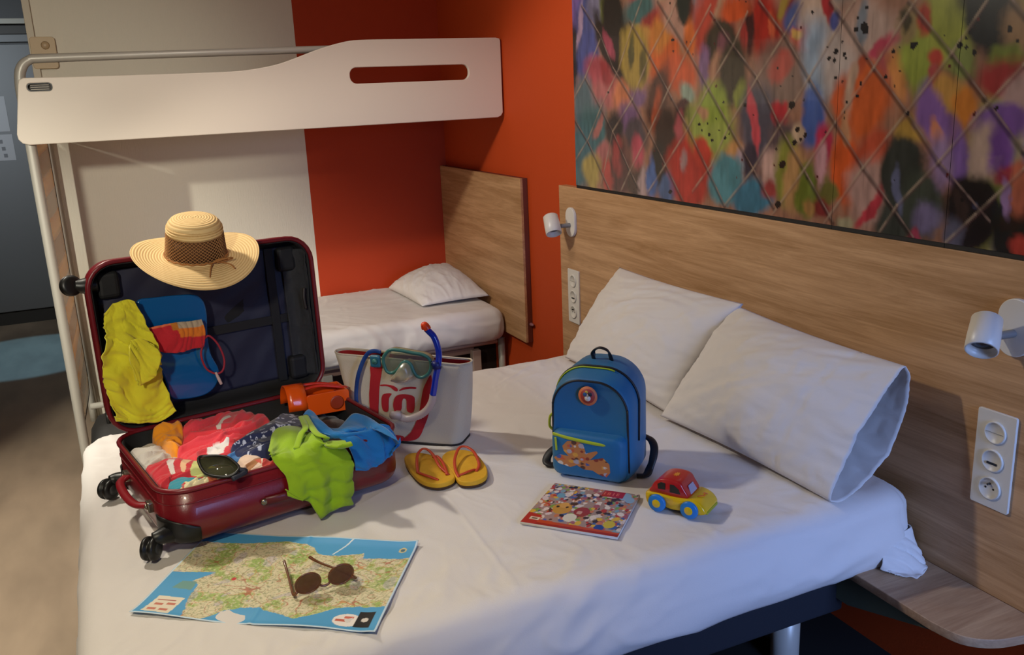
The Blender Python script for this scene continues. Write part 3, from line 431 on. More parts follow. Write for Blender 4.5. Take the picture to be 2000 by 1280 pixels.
# amber print panel closing the foot of the bunk
ap_c = [Vector((-.236,.06,0)), Vector((-.226,.66,0))]
M_amb = mat('amber_print', 0xb4641a, .25); nt = M_amb.node_tree
tc = nt.nodes.new('ShaderNodeTexCoord'); mp = nt.nodes.new('ShaderNodeMapping'); mp.inputs['Scale'].default_value = (1,.9,2.4); nt.links.new(tc.outputs['Object'], mp.inputs[0])
wv = nt.nodes.new('ShaderNodeTexWave'); wv.wave_type = 'BANDS'; wv.bands_direction = 'Z'; wv.inputs['Scale'].default_value = .42; wv.inputs['Distortion'].default_value = 2.2; wv.inputs['Detail'].default_value = 0; wv.inputs['Detail Scale'].default_value = 1.2; nt.links.new(mp.outputs[0], wv.inputs['Vector'])
rp = nt.nodes.new('ShaderNodeValToRGB'); rp.color_ramp.elements[0].position = .1; rp.color_ramp.elements[0].color = (.38,.13,.008,1)
for ps, cc_ in ((.35,(.85,.36,.03,1)),(.84,(.70,.27,.02,1)),(.88,(.50,.34,.21,1))): rp.color_ramp.elements.new(ps).color = cc_
rp.color_ramp.elements[-1].color = (.50,.34,.21,1)
nt.links.new(wv.outputs['Fac'], rp.inputs[0]); nt.links.new(rp.outputs[0], nt.nodes['Principled BSDF'].inputs['Base Color'])
def ap(a, b, h): p = ap_c[0].lerp(ap_c[1], a); return (p.x+h, p.y, b)
part_label(plate('end_panel', [[(0,.235),(.9,.20),(1,.26),(1,1.40),(0,1.40)]], .008, M_amb, bunk, frame=ap), 'tall amber patterned panel at the foot end')
tube('panel_trim', [ap(1.02,.26,0),ap(1.02,.8,0),ap(1.02,1.40,0)], .006, M_dark, bunk); tube('panel_trim', [ap(0,.235,0),ap(.9,.20,0),ap(1.0,.26,0)], .006, M_dark, bunk, sm=1)
# lower frame
tube('front_rail', [(-.2,.03,.305),(1.66,.03,.305)], .013, M_tube, bunk, sm=1)
box('side_rail', (-.15,.06,.25), (1.55,.10,.315), mat('taupe_rail', 0x7d6258, .5), bunk, bevel=.003)
box('support_leg', (.78,.05,0), (.83,.09,.26), mat('support_grey', 0x9a958e, .5), bunk, bevel=.004)
box('support_leg', (1.53,.03,0), (1.575,.07,.27), mat('support_pink', 0xa08a80, .5), bunk, bevel=.004)
part_label(box('base_box', (-.1,.22,.0), (1.735,.80,.27), mat('dark_base', 0x241611, .7), bunk, bevel=.003), 'dark box under the lower bunk')

def mattress(name, x0, x1, y0, y1, z0, z1, r, fil, m, parent, seed, amp, samp, sfreq, n=720, nt_=56, ns=22, creases=(), sag=0):
    L_, W_ = x1-x0, y1-y0; cx, cy = (x0+x1)/2, (y0+y1)/2; RS = []
    def res(ins):
        o = rrect(x0+ins, y0+ins, x1-ins, y1-ins, max(r-ins, .01), 24); P = [Vector(p) for p in o]
        per = [0]
        for i in range(len(P)): per.append(per[-1]+(P[(i+1)%len(P)]-P[i]).length)
        out = []; i = 0
        for k in range(n):
            s = per[-1]*k/n
            while i < len(P)-1 and per[i+1] <= s: i += 1
            out.append(P[i].lerp(P[(i+1)%len(P)], (s-per[i])/max(per[i+1]-per[i],1e-9)))
        return out
    O0 = res(0); Oi = res(fil); v = []; rows = []
    def crz(x, y):
        z = 0
        for (a, b, c_, d_, h) in creases:
            p = Vector((x-a, y-b)); q = Vector((c_-a, d_-b)); t = max(0, min(1, p.dot(q)/q.dot(q))); di = (p-q*t).length; z += h*math.exp(-(di/.006)**2)*math.sin(math.pi*min(1,max(0,t*.96+.02)))
        return z
    for i in range(nt_):
        t = i/(nt_-1)
        for k in range(n):
            p = Vector((cx, cy)).lerp(Oi[k], t); ed = t**4
            z = z1 + amp*(fold(p.x, p.y, 25, 7, seed, .5)+.6*fold(p.x, p.y, 80, 11, seed+4, .4)) + crz(p.x, p.y) + t**5*samp*.55*fold(p.x, p.y, 62, sfreq*.9, seed, .35)
            v.append((p.x, p.y, z))
    for i in range(1, ns+1):
        s = i/ns
        for k in range(n):
            q = O0[k]; c_ = Oi[k]; out = (q-c_)
            if s <= .35: a = R(90*s/.35); p = c_+out*math.sin(a); z = z1-fil*(1-math.cos(a))
            else:
                tt = (s-.35)/.65; p = q + out.normalized()*(.010*math.sin(math.pi*tt) - .02*tt**6); z = (z1-fil)-(z1-fil-z0)*tt
            tan = Vector((-out.y, out.x)).normalized(); al = p.dot(tan)
            wv_ = samp*fold(al, z, 78, sfreq, seed, .3)*min(1, .35+s*2.2) + samp*.5*noise.noise((al*6, z*3, seed+3))
            p = p + out.normalized()*wv_
            v.append((p.x, p.y, z + amp*(1-s)*fold(p.x, p.y, 25, 7, seed, .5)))
    RN = nt_+ns; f = []
    for i in range(RN-1):
        for k in range(n): f.append((i*n+k, i*n+(k+1)%n, (i+1)*n+(k+1)%n, (i+1)*n+k))
    f.append(tuple((RN-1)*n+k for k in range(n)))
    o = mesh(name, v, f, m, parent)
    bm = bmesh.new(); bm.from_mesh(o.data); bmesh.ops.recalc_face_normals(bm, faces=bm.faces); bm.to_mesh(o.data); bm.free()
    o.data.polygons.foreach_set('use_smooth', [True]*len(o.data.polygons)); return o
lm = thing('lower_bunk_mattress', 'thin white-sheeted mattress on the lower bunk under the guard panel', 'mattress', (.77, 4.3, .33))
mattress('fitted_sheet', -.9, .915, -.40, .44, -.01, .155, .06, .05, M_sheet, lm, 3.3, .003, .010, 12, n=560, nt_=30)

def pillow(name, label, Cn, tf, tb, group=None, seed=1, openr=False, amp=.004, loc0=None, pinch=.02, nu=70, nv=56):
    """four corners BL, TL, TR, BR; tf / tb give the front and back bulge along the length"""
    BL, TL, TR, BR = [Vector(p) for p in Cn]; N = (TR-TL).cross(TL-BL).normalized()
    if N.y > 0 and abs(N.y) > .5 or (abs(N.z) > .6 and N.z < 0): N = -N
    org = (BL+BR)/2; t = thing(name, label, 'pillow', org, group=group)
    def pt(s, w_, side):
        W2 = (w_+1)/2; cs = math.sin(math.pi*s); cw = math.cos(w_*math.pi/2)
        b0 = BL.lerp(BR, s); b1 = TL.lerp(TR, s); p = b0.lerp(b1, W2)
        mid = b0.lerp(b1, .5); p = p + (mid-p)*pinch*4*cs*.5
        if not (openr and s > .5): p = p + (BL.lerp(TL, W2).lerp(BR.lerp(TR, W2), .5)-p)*pinch*1.6*cw*abs(2*s-1)**3
        T = (tf if side > 0 else tb)(s); th = T*max(0, 1-w_*w_)**.62
        nz = (-.0035*math.exp(-((s-.77-.03*w_)/.006)**2) if openr and side > 0 else 0) + amp*(fold(s*1.1+seed, w_*.6, 20*seed, 5, seed)+.5*fold(s, w_, 70, 12, seed+2))*min(1, th/.02 if T > .001 else 0)
        return p + N*(th+nz)*side - org
    for side, nm in ((1, 'pillowcase'), ):
        v = []; f = []
        for i in range(nu+1):
            for j in range(nv+1): v.append(pt(i/nu, -1+2*j/nv, 1))
        off = len(v)
        for i in range(nu+1):
            for j in range(nv+1): v.append(pt(i/nu, -1+2*j/nv, -1))
        for i in range(nu):
            for j in range(nv):
                a = i*(nv+1)+j; f.append((a, a+nv+1, a+nv+2, a+1)); b = a+off; f.append((b, b+1, b+nv+2, b+nv+1))
        o = mesh('pillowcase', v, f, M_sheet, t)
        bm = bmesh.new(); bm.from_mesh(o.data); bmesh.ops.remove_doubles(bm, verts=bm.verts, dist=.0006); bmesh.ops.recalc_face_normals(bm, faces=bm.faces); bm.to_mesh(o.data); bm.free()
        o.data.polygons.foreach_set('use_smooth', [True]*len(o.data.polygons))
        if openr:
            s = o.modifiers.new('thickness', 'SOLIDIFY'); s.thickness = .002; s.offset = -1
    return t
dome = lambda a, e=.6: (lambda s: a*(max(0, 4*s*(1-s)))**e)
pillow('bunk_pillow', 'white pillow lying flat on the lower bunk mattress', [(1.33,4.10,.50),(1.31,4.62,.50),(1.68,4.68,.58),(1.685,4.08,.51)], dome(.105,.5), dome(.012), seed=3, amp=.006)

# ---------------------------------------------------------------- double bed
bed = thing('bed_frame', 'dark blue upholstered bed base on round metal legs', 'bed', (.8, 2.2, 0))
box('base_frame', (-.90,-.70,.195), (.752,.62,.337), mat('navy_fabric', 0x191c26, .9, bump=.3, bscale=500), bed, bevel=.01)
for (x, y) in ((.665,-.59),(.665,.5),(-.8,-.59),(-.8,.5)):
    lathe('leg', [(0,0),(.034,0),(.037,.01),(.037,.196),(0,.196)], M_tube, bed, loc=(x,y,0), n=24)
mt = thing('double_mattress', 'wide mattress in a white fitted sheet on the double bed', 'mattress', (.8, 2.2, .35))
mattress('fitted_sheet', -.985, .885, -.79, .70, -.012, .19, .08, .055, M_sheet, mt, 7.7, .0022, .0085, 17, n=900, nt_=80,
         creases=[(-0.14,-0.247,-0.173,-0.907,0.0025),(0.587,0.668,0.281,0.442,0.003),(0.327,0.668,0.533,0.781,0.002),(0.387,0.506,0.384,0.204,0.002),(-0.755,-0.549,-0.766,-0.662,0.003),(0.476,-0.283,0.559,-0.626,0.002),(-0.314,-0.716,-0.18,-0.788,0.002)])
fl = net('sheet_corner', [[(.775,-.785,.075),(.80,-.79,.080),(.835,-.79,.085),(.865,-.785,.09),(.882,-.76,.09)],[(.765,-.80,.035),(.795,-.812,.040),(.835,-.812,.045),(.868,-.805,.05),(.888,-.775,.05)],[(.76,-.80,.010),(.785,-.822,.008),(.825,-.838,.010),(.868,-.830,.014),(.890,-.79,.018)],[(.77,-.80,.006),(.785,-.835,.006),(.81,-.862,.005),(.862,-.845,.005),(.888,-.81,.006)]], M_sheet, mt, amp=.008, ang=50, fr=5, seed=4, n=10)
part_label(fl, 'loose white sheet corner over the shelf')
pillow('pillow', 'white bed pillow leaning on the headboard behind the blue backpack', [(1.44,2.79,.555),(1.668,2.775,.868),(1.63,2.02,.885),(1.43,2.10,.555)], dome(.085,.45), dome(.03), 'white pillows on the double bed', seed=1, amp=.0065)
pillow('pillow', 'large white pillow with its case open toward the right-hand wall socket', [(1.40,2.105,.556),(1.63,2.06,.875),(1.60,1.405,.865),(1.43,1.44,.552)], (lambda s: .10*min(1,(s*2.2))**.5*(1-.75*max(0,(s-.55)/.45)**1.5)), (lambda s: .03*min(1,(s*3))**.5+.058*max(0,(s-.45)/.55)), 'white pillows on the double bed', seed=2, openr=True, amp=.0065)

# ---------------------------------------------------------------- suitcase
TH = 0.1967
case = thing('suitcase', 'open burgundy hard-shell suitcase full of clothes on the bed', 'suitcase', (.0094,1.9276,.545), (0,0,TH))
M_red = mat('burgundy_shell', 0x6e0f1a, .3, var=.06, vscale=20, bump=.12, bscale=300, coat=.3)
M_rim = mat('red_rim', 0x6e141e, .35)
M_navy = mat('navy_lining', 0x23243a, .6, bump=.3, bscale=30)
M_lin = mat('black_lining', 0x141416, .7, bump=.4, bscale=40)
L, W_, H = .591, .467, .149
base = tray('base_shell', L, W_, H, .07, .035, .005, M_red, case, zb=.012)
tube('rim', [(x,y,H) for x,y in rrect(.001,.001,L-.001,W_-.001,.069,6)], .006, M_rim, case, closed=True, sm=1)
tray('base_lining', L-.014, W_-.014, H-.008, .062, .03, .004, M_lin, case, loc=(.007,.007,.006), zb=.016)
for z in (.118,): tube('shell_groove', [(x,y,z) for x,y in rrect(-.0005,-.0005,L+.0005,W_+.0005,.07,6)], .0016, M_red, case, closed=True, sm=1)
th = R(88.46); lido = (0, W_+.08*math.sin(th), .149-.08*math.cos(th))
LH = .448
lid = tray('lid_shell', L, LH, .08, .07, .03, .005, M_red, case, loc=lido, rot=(th,0,0))
tube('lid_rim', [(x,y,.08) for x,y in rrect(.001,.001,L-.001,LH-.001,.069,6)], .0065, M_rim, lid, closed=True, sm=1)
tray('lid_wall_lining', L-.014, LH-.014, .076, .062, .03, .004, M_lin, lid, loc=(.007,.007,.003), zb=.0)
rows = [[(x, y, .014+.006*math.sin(x*9+y*5)) for x in np.linspace(.03, L-.035, 5)] for y in np.linspace(.035, LH-.03, 5)]
net('lining_cloth', rows, M_navy, lid, amp=.006, ang=50, fr=7, seed=8, n=8)
box('elastic_strap', (.03,.20,.020), (L-.06,.225,.023), M_lin, lid, bevel=.001)
box('elastic_strap', (.475,.03,.021), (.50,LH-.03,.025), M_lin, lid, bevel=.001)
for (x, y) in ((.03,.03),(.03,LH-.10),(L-.085,.03),(L-.085,LH-.10)):
    box('wheel_housing', (x,y,.015), (x+.055,y+.07,.045), M_lin, lid, bevel=.012)
tube('zip_pull', [(L-.03,.30,.075),(L-.035,.27,.078),(L-.032,.24,.077)], .004, M_dark, lid)
# quilted strip on the right inner wall
net('side_pocket', [[(L-.07,y,.03),(L-.045,y,.034),(L-.022,y,.06),(L-.016,y,.074)] for y in (.04,.14,.24,.34,.41)], mat('grey_mesh', 0x2a2b2e, .8, bump=.6, bscale=90), lid, amp=.005, ang=0, fr=9, seed=5, n=8)
for (x, y, z, ax) in ((-.032,.030,.024,(.75,-.66,0)), (-.036,.425,.026,(.55,-.83,.0))):
    wh = lathe('wheel', [(0,-.016),(.018,-.016),(.025,-.014),(.0265,-.010),(.0265,-.005),(.019,-.004),(.019,.004),(.0265,.005),(.0265,.010),(.025,.014),(.018,.016),(0,.016)], M_black, case, loc=(x,y,z+.0025), rot=axis_rot(ax), n=28)
    lathe('hub', [(0,-.0172),(.013,-.0172),(.013,.0172),(0,.0172)], mat('wheel_grey', 0x2c2d2e, .5), wh)
    tube('fork', [(x+.005,y,z+.026),(x+.02,y,z+.024),(x+.045,y+(.01 if y < .2 else -.01),z+.02)], [.012,.017,.022], M_black, case)
# corner guards
cg = []
for i in range(7):
    a = R(90*i/6); ins = .035*(1-math.sin(a))-.0035
    cg.append([(x,y,.012+.035*(1-math.cos(a))) for x,y in rrect(ins,ins,L-ins,W_-ins,max(.07-ins,.01),10)][22:33])
arc = [(x,y) for x,y in rrect(-.0035,-.0035,L+.0035,W_+.0035,.0735,14)]
import itertools
def guard(y_hi):
    v = []; f = []; zs = [.0,.015,.03,.045,.06,.072]
    sel = [p for p in arc if p[0] < .075 and (p[1] > W_-.08 if y_hi else p[1] < .08)]
    sel = sorted(sel, key=lambda p: p[0]-p[1] if not y_hi else p[0]+p[1])
    n = len(sel)
    for z in zs:
        for k, p in enumerate(sel):
            t = k/(n-1); top = .074-.03*t*t; zz = .013+min(z, top-.0); ins = .035*(1-math.sqrt(max(0,1-((.035-min(zz-.012,.035))/.035)**2)))
            cx, cy = .0735, (W_-.0735 if y_hi else .0735); q = Vector((cx-p[0], cy-p[1])).normalized()*ins
            v.append((p[0]+q.x, p[1]+q.y, zz))
    for i in range(len(zs)-1):
        for k in range(n-1): f.append((i*n+k, i*n+k+1, (i+1)*n+k+1, (i+1)*n+k))
    return mesh('corner_guard', v, f, M_black, case, solid=.003)
guard(False); guard(True)
for (y, z) in ((.36,.06),):   # wheels of the lid end
    wh = lathe('wheel', [(0,-.011),(.018,-.011),(.0255,-.008),(.0265,-.002),(.020,0),(.0265,.002),(.0255,.008),(.018,.011),(0,.011)], M_black, lid, loc=(-.028,y+.035,.035), rot=axis_rot((.3,.2,1)), n=28)
    tube('fork', [(-.02,y+.035,.035),(.0,y+.03,.035),(.03,y+.03,.035)], [.014,.02,.022], M_black, lid)
# handles
tube('end_handle', [(-.004,.33,.088),(-.028,.30,.086),(-.034,.22,.084),(-.028,.15,.086),(-.004,.12,.088)], .0105, mat('red_handle', 0x841620, .35), case, flat=.7, nrm=(0,0,1))
M_chr = mat('chrome', 0x9a9080, .25, .9)
for y in (.335,.115):
    box('handle_bracket', (-.012,y-.012,.075), (.002,y+.012,.100), M_chr, case, bevel=.003)
    lathe('rivet', [(0,.005),(.006,.004),(.007,0)], M_chr, case, loc=(-.012,y,.088), rot=(0,R(-90),0))
SP = [(0.217,0.073),(0.259,0.076),(0.352,0.074),(0.459,0.068)]
tube('side_handle', [(SP[0][0]+.005,-.004,SP[0][1]),(SP[1][0],-.016,SP[1][1]),(SP[2][0]+.02,-.018,SP[1][1]),(SP[2][0]+.03,-.016,SP[1][1]),(SP[2][0]+.04,-.002,SP[1][1])], .011, mat('dark_red_handle', 0x5a0f18, .4), case, flat=.5, nrm=(0,1,0))
lathe('stud', [(0,.005),(.004,.005),(.0075,.003),(.0085,0)], M_chr, case, loc=(SP[0][0],-.006,SP[0][1]), rot=(R(90),0,0))

# ---- clothes packed in the case (all in the suitcase's own axes, then stood in the room)
SM = Matrix.Translation((.0094,1.9276,.545)) @ Matrix.Rotation(TH, 4, 'Z')
def incase(o, label, cat, group='clothes packed in the suitcase'):
    o.matrix_world = SM; return tag(o, label, cat, group)
def cl(name, col, **k): return mat(name, col, .85, sheen=.25, bump=.35, bscale=350, **k)
V_cloth = vmat('printed_cloth', .85, sheen=.2, bump=.3, bscale=350)
CR = (160,720,.33)
incase(heap('packed_layer', [(.03,.03),(.2,.02),(.4,.02),(.56,.03),(.57,.2),(.56,.42),(.3,.44),(.05,.43),(.03,.2)], .095, .012, .014, 30, 14, 2, cl('dark_packing', 0x3a2c30), sm=3), 'dark folded layer at the bottom of the open suitcase', 'clothing')
incase(heap('grey_top', [(0.009,0.382),(0.046,0.401),(0.081,0.408),(0.089,0.326),(0.109,0.222),(0.09,0.212),(0.044,0.199),(0.016,0.197),(0.017,0.263),(0.008,0.34)], .122, .014, .022, 40, 22, 5, cl('pale_grey_cloth', 0xc3bcb4)), 'crumpled pale grey garment at the left end of the suitcase', 'clothing')
incase(heap('orange_top', [(0.085,0.421),(0.121,0.483),(0.165,0.499),(0.169,0.44),(0.144,0.35),(0.111,0.259),(0.095,0.245),(0.086,0.31),(0.082,0.389)], .140, .016, .024, 100, 28, 6, cl('orange_cloth', 0xf59a12)), 'crumpled bright orange garment beside the coral shirt', 'clothing')
incase(heap('coral_shirt', [(0.163,0.428),(0.194,0.451),(0.257,0.464),(0.297,0.458),(0.335,0.43),(0.368,0.328),(0.344,0.265),(0.302,0.238),(0.234,0.206),(0.199,0.138),(0.141,0.134),(0.117,0.135),(0.102,0.189),(0.097,0.242),(0.134,0.326)], .142, .012, .022, 25, 21, 9, V_cloth, base=0xe8404e,
    paints=[([(0.234,0.364),(0.258,0.393),(0.282,0.398),(0.279,0.375),(0.256,0.369),(0.235,0.33),(0.228,0.337)], 0xe8e0dc), ([(0.164,0.21),(0.185,0.221),(0.22,0.212),(0.184,0.15),(0.139,0.147)], 0xeeeaea)], nr=60, na=260), 'coral red shirt with white print, spread across the middle of the suitcase', 'clothing')
# navy swim shorts with pale shapes
o = heap('patterned_shorts', [(0.197,0.142),(0.225,0.189),(0.289,0.223),(0.346,0.278),(0.4,0.311),(0.426,0.288),(0.416,0.223),(0.39,0.172),(0.345,0.15),(0.296,0.104),(0.255,0.062),(0.216,0.09)], .156, .014, .014, 35, 17, 12, V_cloth, base=0x1c2550, nr=80, na=340)
rv = random.Random(3); V = np.array([v.co[:] for v in o.data.vertices]); cc = np.tile(np.array(lin(0x1c2550)), (len(V), 1))
xa, xb, ya, yb = V[:,0].min(), V[:,0].max(), V[:,1].min(), V[:,1].max()
for i in range(150):
    x, y = rv.uniform(xa, xb), rv.uniform(ya, yb); a = rv.uniform(.003,.009); b = rv.uniform(.002,.005); t_ = rv.uniform(0, 3.14)
    u = (V[:,0]-x)*math.cos(t_)+(V[:,1]-y)*math.sin(t_); v_ = -(V[:,0]-x)*math.sin(t_)+(V[:,1]-y)*math.cos(t_); q = (u/a)**2+(v_/b)**2
    cc[(q < 1) & ((q > .3) | (i % 3 > 0))] = lin(0xb9c0dc)
o.data.attributes['Col'].data.foreach_set('color', np.concatenate([cc, np.ones((len(V),1))], 1).astype(np.float32).ravel())
incase(o, 'navy swim shorts with small white shapes next to the orange toy', 'clothing')
incase(heap('blue_scarf', [(0.182,0.142),(0.212,0.157),(0.235,0.144),(0.22,0.109),(0.187,0.084),(0.178,0.105)], .143, .010, .010, 20, 22, 14, cl('mid_blue_cloth', 0x3c78b8)), 'small blue cloth scrap under the navy shorts', 'clothing')
incase(heap('cream_cloth', [(0.187,0.082),(0.218,0.13),(0.249,0.13),(0.261,0.098),(0.246,0.043),(0.272,0.034),(0.265,-0.005),(0.217,-0.014),(0.171,-0.011),(0.172,0.031)], .140, .014, .012, 60, 26, 15, V_cloth, base=0xe6c8b4, paints=[([(0.254,0.063),(0.266,0.04),(0.263,0.002),(0.241,-0.004),(0.231,0.024)], 0xb4322d),([(0.195,0.036),(0.238,0.064),(0.248,0.069),(0.234,0.042),(0.198,0.015)], 0xaa7346),([(0.224,0.05),(0.24,0.049),(0.233,0.029)], 0xc85a46)], nr=50, na=220), 'rounded cream cloth with red and brown marks beside the lime top', 'clothing')
incase(heap('red_towel', [(0.008,0.215),(0.055,0.241),(0.098,0.223),(0.132,0.16),(0.144,0.122),(0.113,0.073),(0.071,0.085),(0.041,0.087),(0.03,0.073),(0.014,0.098),(0.009,0.164)], .138, .014, .013, 15, 20, 17, V_cloth, base=0xc42634, paints=[([(0.057,0.173),(0.073,0.198),(0.083,0.189),(0.069,0.162),(0.061,0.118),(0.051,0.115)], 0xdcd2cc),([(0.082,0.151),(0.095,0.172),(0.113,0.163),(0.093,0.141),(0.079,0.102),(0.072,0.109)], 0xe0b48c),([(0.094,0.114),(0.113,0.15),(0.128,0.149),(0.144,0.122),(0.122,0.078),(0.099,0.079),(0.087,0.089)], 0xc8cc82)], nr=50, na=220), 'red towel with white and cream stripes at the near left corner', 'towel')
incase(heap('teal_cloth', [(0.028,0.071),(0.054,0.104),(0.085,0.082),(0.11,0.036),(0.122,0.002),(0.101,-0.027),(0.063,-0.006),(0.037,0.017)], .140, .012, .009, 10, 22, 19, cl('teal_cloth', 0x1f8aa0)), 'small teal cloth by the near rim of the suitcase', 'clothing')
incase(heap('patterned_scarf', [(0.04,0.021),(0.056,0.047),(0.084,0.028),(0.117,0.036),(0.129,-0.01),(0.152,-0.019),(0.154,-0.038),(0.111,-0.03),(0.076,-0.022),(0.046,-0.002)], .143, .012, .011, 20, 34, 21, V_cloth, base=0xdcd2a8, paints=[([(0.044,0.029),(0.058,0.052),(0.062,0.036),(0.05,0.012)], 0xbe4646),([(0.105,0.022),(0.121,0.026),(0.135,-0.015),(0.105,-0.001)], 0xc8643c),([(0.065,-0.001),(0.092,0.004),(0.091,-0.024),(0.071,-0.017)], 0x963c50)], nr=40, na=200), 'cream and red patterned cloth along the near rim of the suitcase', 'clothing')
# goggles
GP = [(0.113,0.104),(0.139,0.1),(0.165,0.071),(0.17,0.028),(0.166,-0.018),(0.145,-0.023),(0.117,-0.005),(0.104,0.037)]
g = thing('swim_goggles', 'dark-rimmed clear goggles lying near the front rim of the suitcase', 'goggles', (0,0,0)); g.matrix_world = SM; g['group'] = 'clothes packed in the suitcase'; del g['group']
tube('goggle_frame', [(x,y,.166+(.009 if i < 5 else 0)) for i,(x,y) in enumerate(GP)], .0035, M_black, g, closed=True)
gm = mat('goggle_lens', 0x6a6a50, .08, trans=.7)
mesh('lens', [(x,y,.164+(.009 if i < 5 else 0)) for i,(x,y) in enumerate(GP)], [tuple(range(len(GP)))], gm, g, solid=.002)
tube('strap', [(GP[4][0],GP[4][1],.172),(GP[4][0]+.012,GP[4][1]-.005,.166),(GP[5][0],GP[5][1]-.008,.16)], .006, mat('navy_strap', 0x1c2030, .6), g)

# lime top draped over the near side
A = [(0.259,0.088),(0.293,0.064),(0.325,0.045),(0.339,-0.026),(0.373,-0.039),(0.426,-0.005)]
def rowz(pts): return pts
L0 = [(0.256,0.04),(0.296,0.111),(0.341,0.148),(0.392,0.164),(0.397,0.102),(0.398,0.02),(0.426,-0.049)]
L1 = [(0.247,-0.005),(0.285,0.043),(0.327,0.075),(0.359,0.077),(0.369,0.02),(0.378,-0.039),(0.412,-0.086)]
L2 = [(0.251,-0.028),(0.277,-0.02),(0.3,-0.024),(0.322,-0.032),(0.353,-0.048),(0.387,-0.058),(0.422,-0.072)]
lime = net('lime_top', [
  [(x,y,.165+.022*math.sin(i*1.1+.3)) for i,(x,y) in enumerate(L0)],
  [(x,y,.176+.010*((i+1)%2)) for i,(x,y) in enumerate(L1)],
  [(x,max(y,-.004),.163+.006*(i%2)) for i,(x,y) in enumerate(L2)],
  [(.268,-.0265,.125),(.292,-.028,.120),(.318,-.0265,.122),(.345,-.034,.125),(.375,-.0265,.118),(.41,-.030,.12),(.437,-.0265,.122)],
  [(.270,-.0265,.08),(.292,-.036,.07),(.322,-.0265,.075),(.347,-.044,.07),(.374,-.0265,.064),(.405,-.038,.066),(.434,-.0265,.07)],
  [(A[0][0]+.004,-.0265,A[0][1]+.012),(A[1][0],-.036,A[1][1]+.004),(A[2][0]-.006,-.0265,A[2][1]),(A[3][0]-.006,-.046,max(A[3][1],.006)),(A[4][0]-.006,-.0265,max(A[4][1],.004)),(A[4][0]+.016,-.042,max(A[4][1],.006)+.012),(A[5][0],-.0265,A[5][1]+.01)],
  ], cl('lime_cloth', 0x93b80c), amp=.008, ang=4, fr=9, seed=3, n=9)
incase(lime, 'lime green top draped over the near side of the suitcase', 'clothing')
tube('shoulder_strap', [(L0[3][0],L0[3][1],.19),(L1[3][0]+.004,L1[3][1]-.01,.197),(L1[2][0]+.015,L1[2][1]-.03,.192),(L2[3][0]-.01,.006,.175)], .008, MATS['lime_cloth'], lime, flat=.4, nrm=(0,0,1))
tube('shoulder_strap', [(L0[3][0]+.01,L0[3][1],.19),(L1[4][0],L1[4][1],.196),(L1[4][0]+.012,L1[4][1]-.03,.19),(L2[5][0],.008,.175)], .008, MATS['lime_cloth'], lime, flat=.4, nrm=(0,0,1))
B = [(0.429,0.188),(0.491,0.172),(0.556,0.168),(0.566,0.12),(0.536,0.106),(0.502,0.088),(0.464,0.081)]
K0 = [(0.398,0.18),(0.439,0.225),(0.451,0.193),(0.455,0.099),(0.51,0.109),(0.544,0.048),(0.541,-0.062)]
K1 = [(0.387,0.122),(0.417,0.115),(0.427,0.058),(0.453,0.021),(0.495,0.016),(0.52,-0.025),(0.52,-0.106)]
K2 = [(0.391,0.06),(0.412,0.033),(0.425,-0.014),(0.451,-0.037),(0.489,-0.044),(0.509,-0.071),(0.51,-0.132)]
blue = net('blue_shirt', [
  [(x,y,.165+.020*math.sin(i*1.7+.8)) for i,(x,y) in enumerate(K0)],
  [(x,y,.172+.012*(i%2)) for i,(x,y) in enumerate(K1)],
  [(x,max(y,.012),.168+.010*((i+1)%2)) for i,(x,y) in enumerate(K2)],
  [(B[0][0],.0,.166),(B[0][0]+.03,.0,.170),(B[1][0]-.01,.0,.164),(B[1][0]+.02,-.002,.168),(.52,.0,.164),(.55,.0,.167),(B[2][0]+.005,.006,.162)],
  [(B[0][0]+.012,-.021,.12),(B[0][0]+.036,-.026,.115),(B[1][0],-.021,.115),(B[1][0]+.03,-.028,.118),(.525,-.021,.12),(.555,-.024,.122),(B[3][0],-.018,.125)],
  [(B[6][0]-.021,-.021,B[6][1]+.01),(B[6][0]+.006,-.028,B[6][1]+.002),(B[6][0]+.024,-.021,B[6][1]+.002),(B[5][0],-.028,B[5][1]-.002),(B[5][0]+.022,-.021,B[5][1]+.006),(B[4][0],-.026,B[4][1]),(B[3][0]+.006,-.018,B[3][1]+.02)],
  ], cl('bright_blue_cloth', 0x0a72b8), amp=.007, ang=30, fr=8, seed=6, n=9)
incase(blue, 'bright blue shirt hanging over the right near corner of the suitcase', 'clothing')
# yellow-green shirt hung inside the lid
LYP = [(0.064,0.497),(0.097,0.498),(0.031,0.438),(0.115,0.422),(0.002,0.364),(0.137,0.336),(-0.004,0.285),(0.132,0.274),(0.016,0.198),(0.059,0.184),(0.16,0.19)]
yl = net('yellow_shirt', [
  [(x,.44,z) for x,z in [(0.024,0.476),(0.043,0.493),(0.065,0.5),(0.083,0.502),(0.097,0.495)]],
  [(x,.435+.012*(i%2),z) for i,(x,z) in enumerate([(0.017,0.428),(0.04,0.424),(0.064,0.419),(0.094,0.413),(0.12,0.422)])],
  [(x,.425+.016*(i%2),z) for i,(x,z) in enumerate([(0.002,0.366),(0.033,0.36),(0.065,0.353),(0.102,0.352),(0.139,0.351)])],
  [(x,.425+.016*((i+1)%2),z) for i,(x,z) in enumerate([(-0.004,0.301),(0.027,0.287),(0.064,0.283),(0.102,0.288),(0.135,0.304)])],
  [(x,.425+.014*(i%2),z) for i,(x,z) in enumerate([(0.005,0.231),(0.033,0.213),(0.062,0.203),(0.111,0.205),(0.143,0.232)])],
  [(x,.43,z) for x,z in [(0.007,0.2),(0.035,0.19),(0.065,0.18),(0.112,0.173),(0.156,0.191)]],
  ], cl('yellow_green_cloth', 0xe4dc2c), amp=.015, ang=6, fr=9, seed=11, n=12)
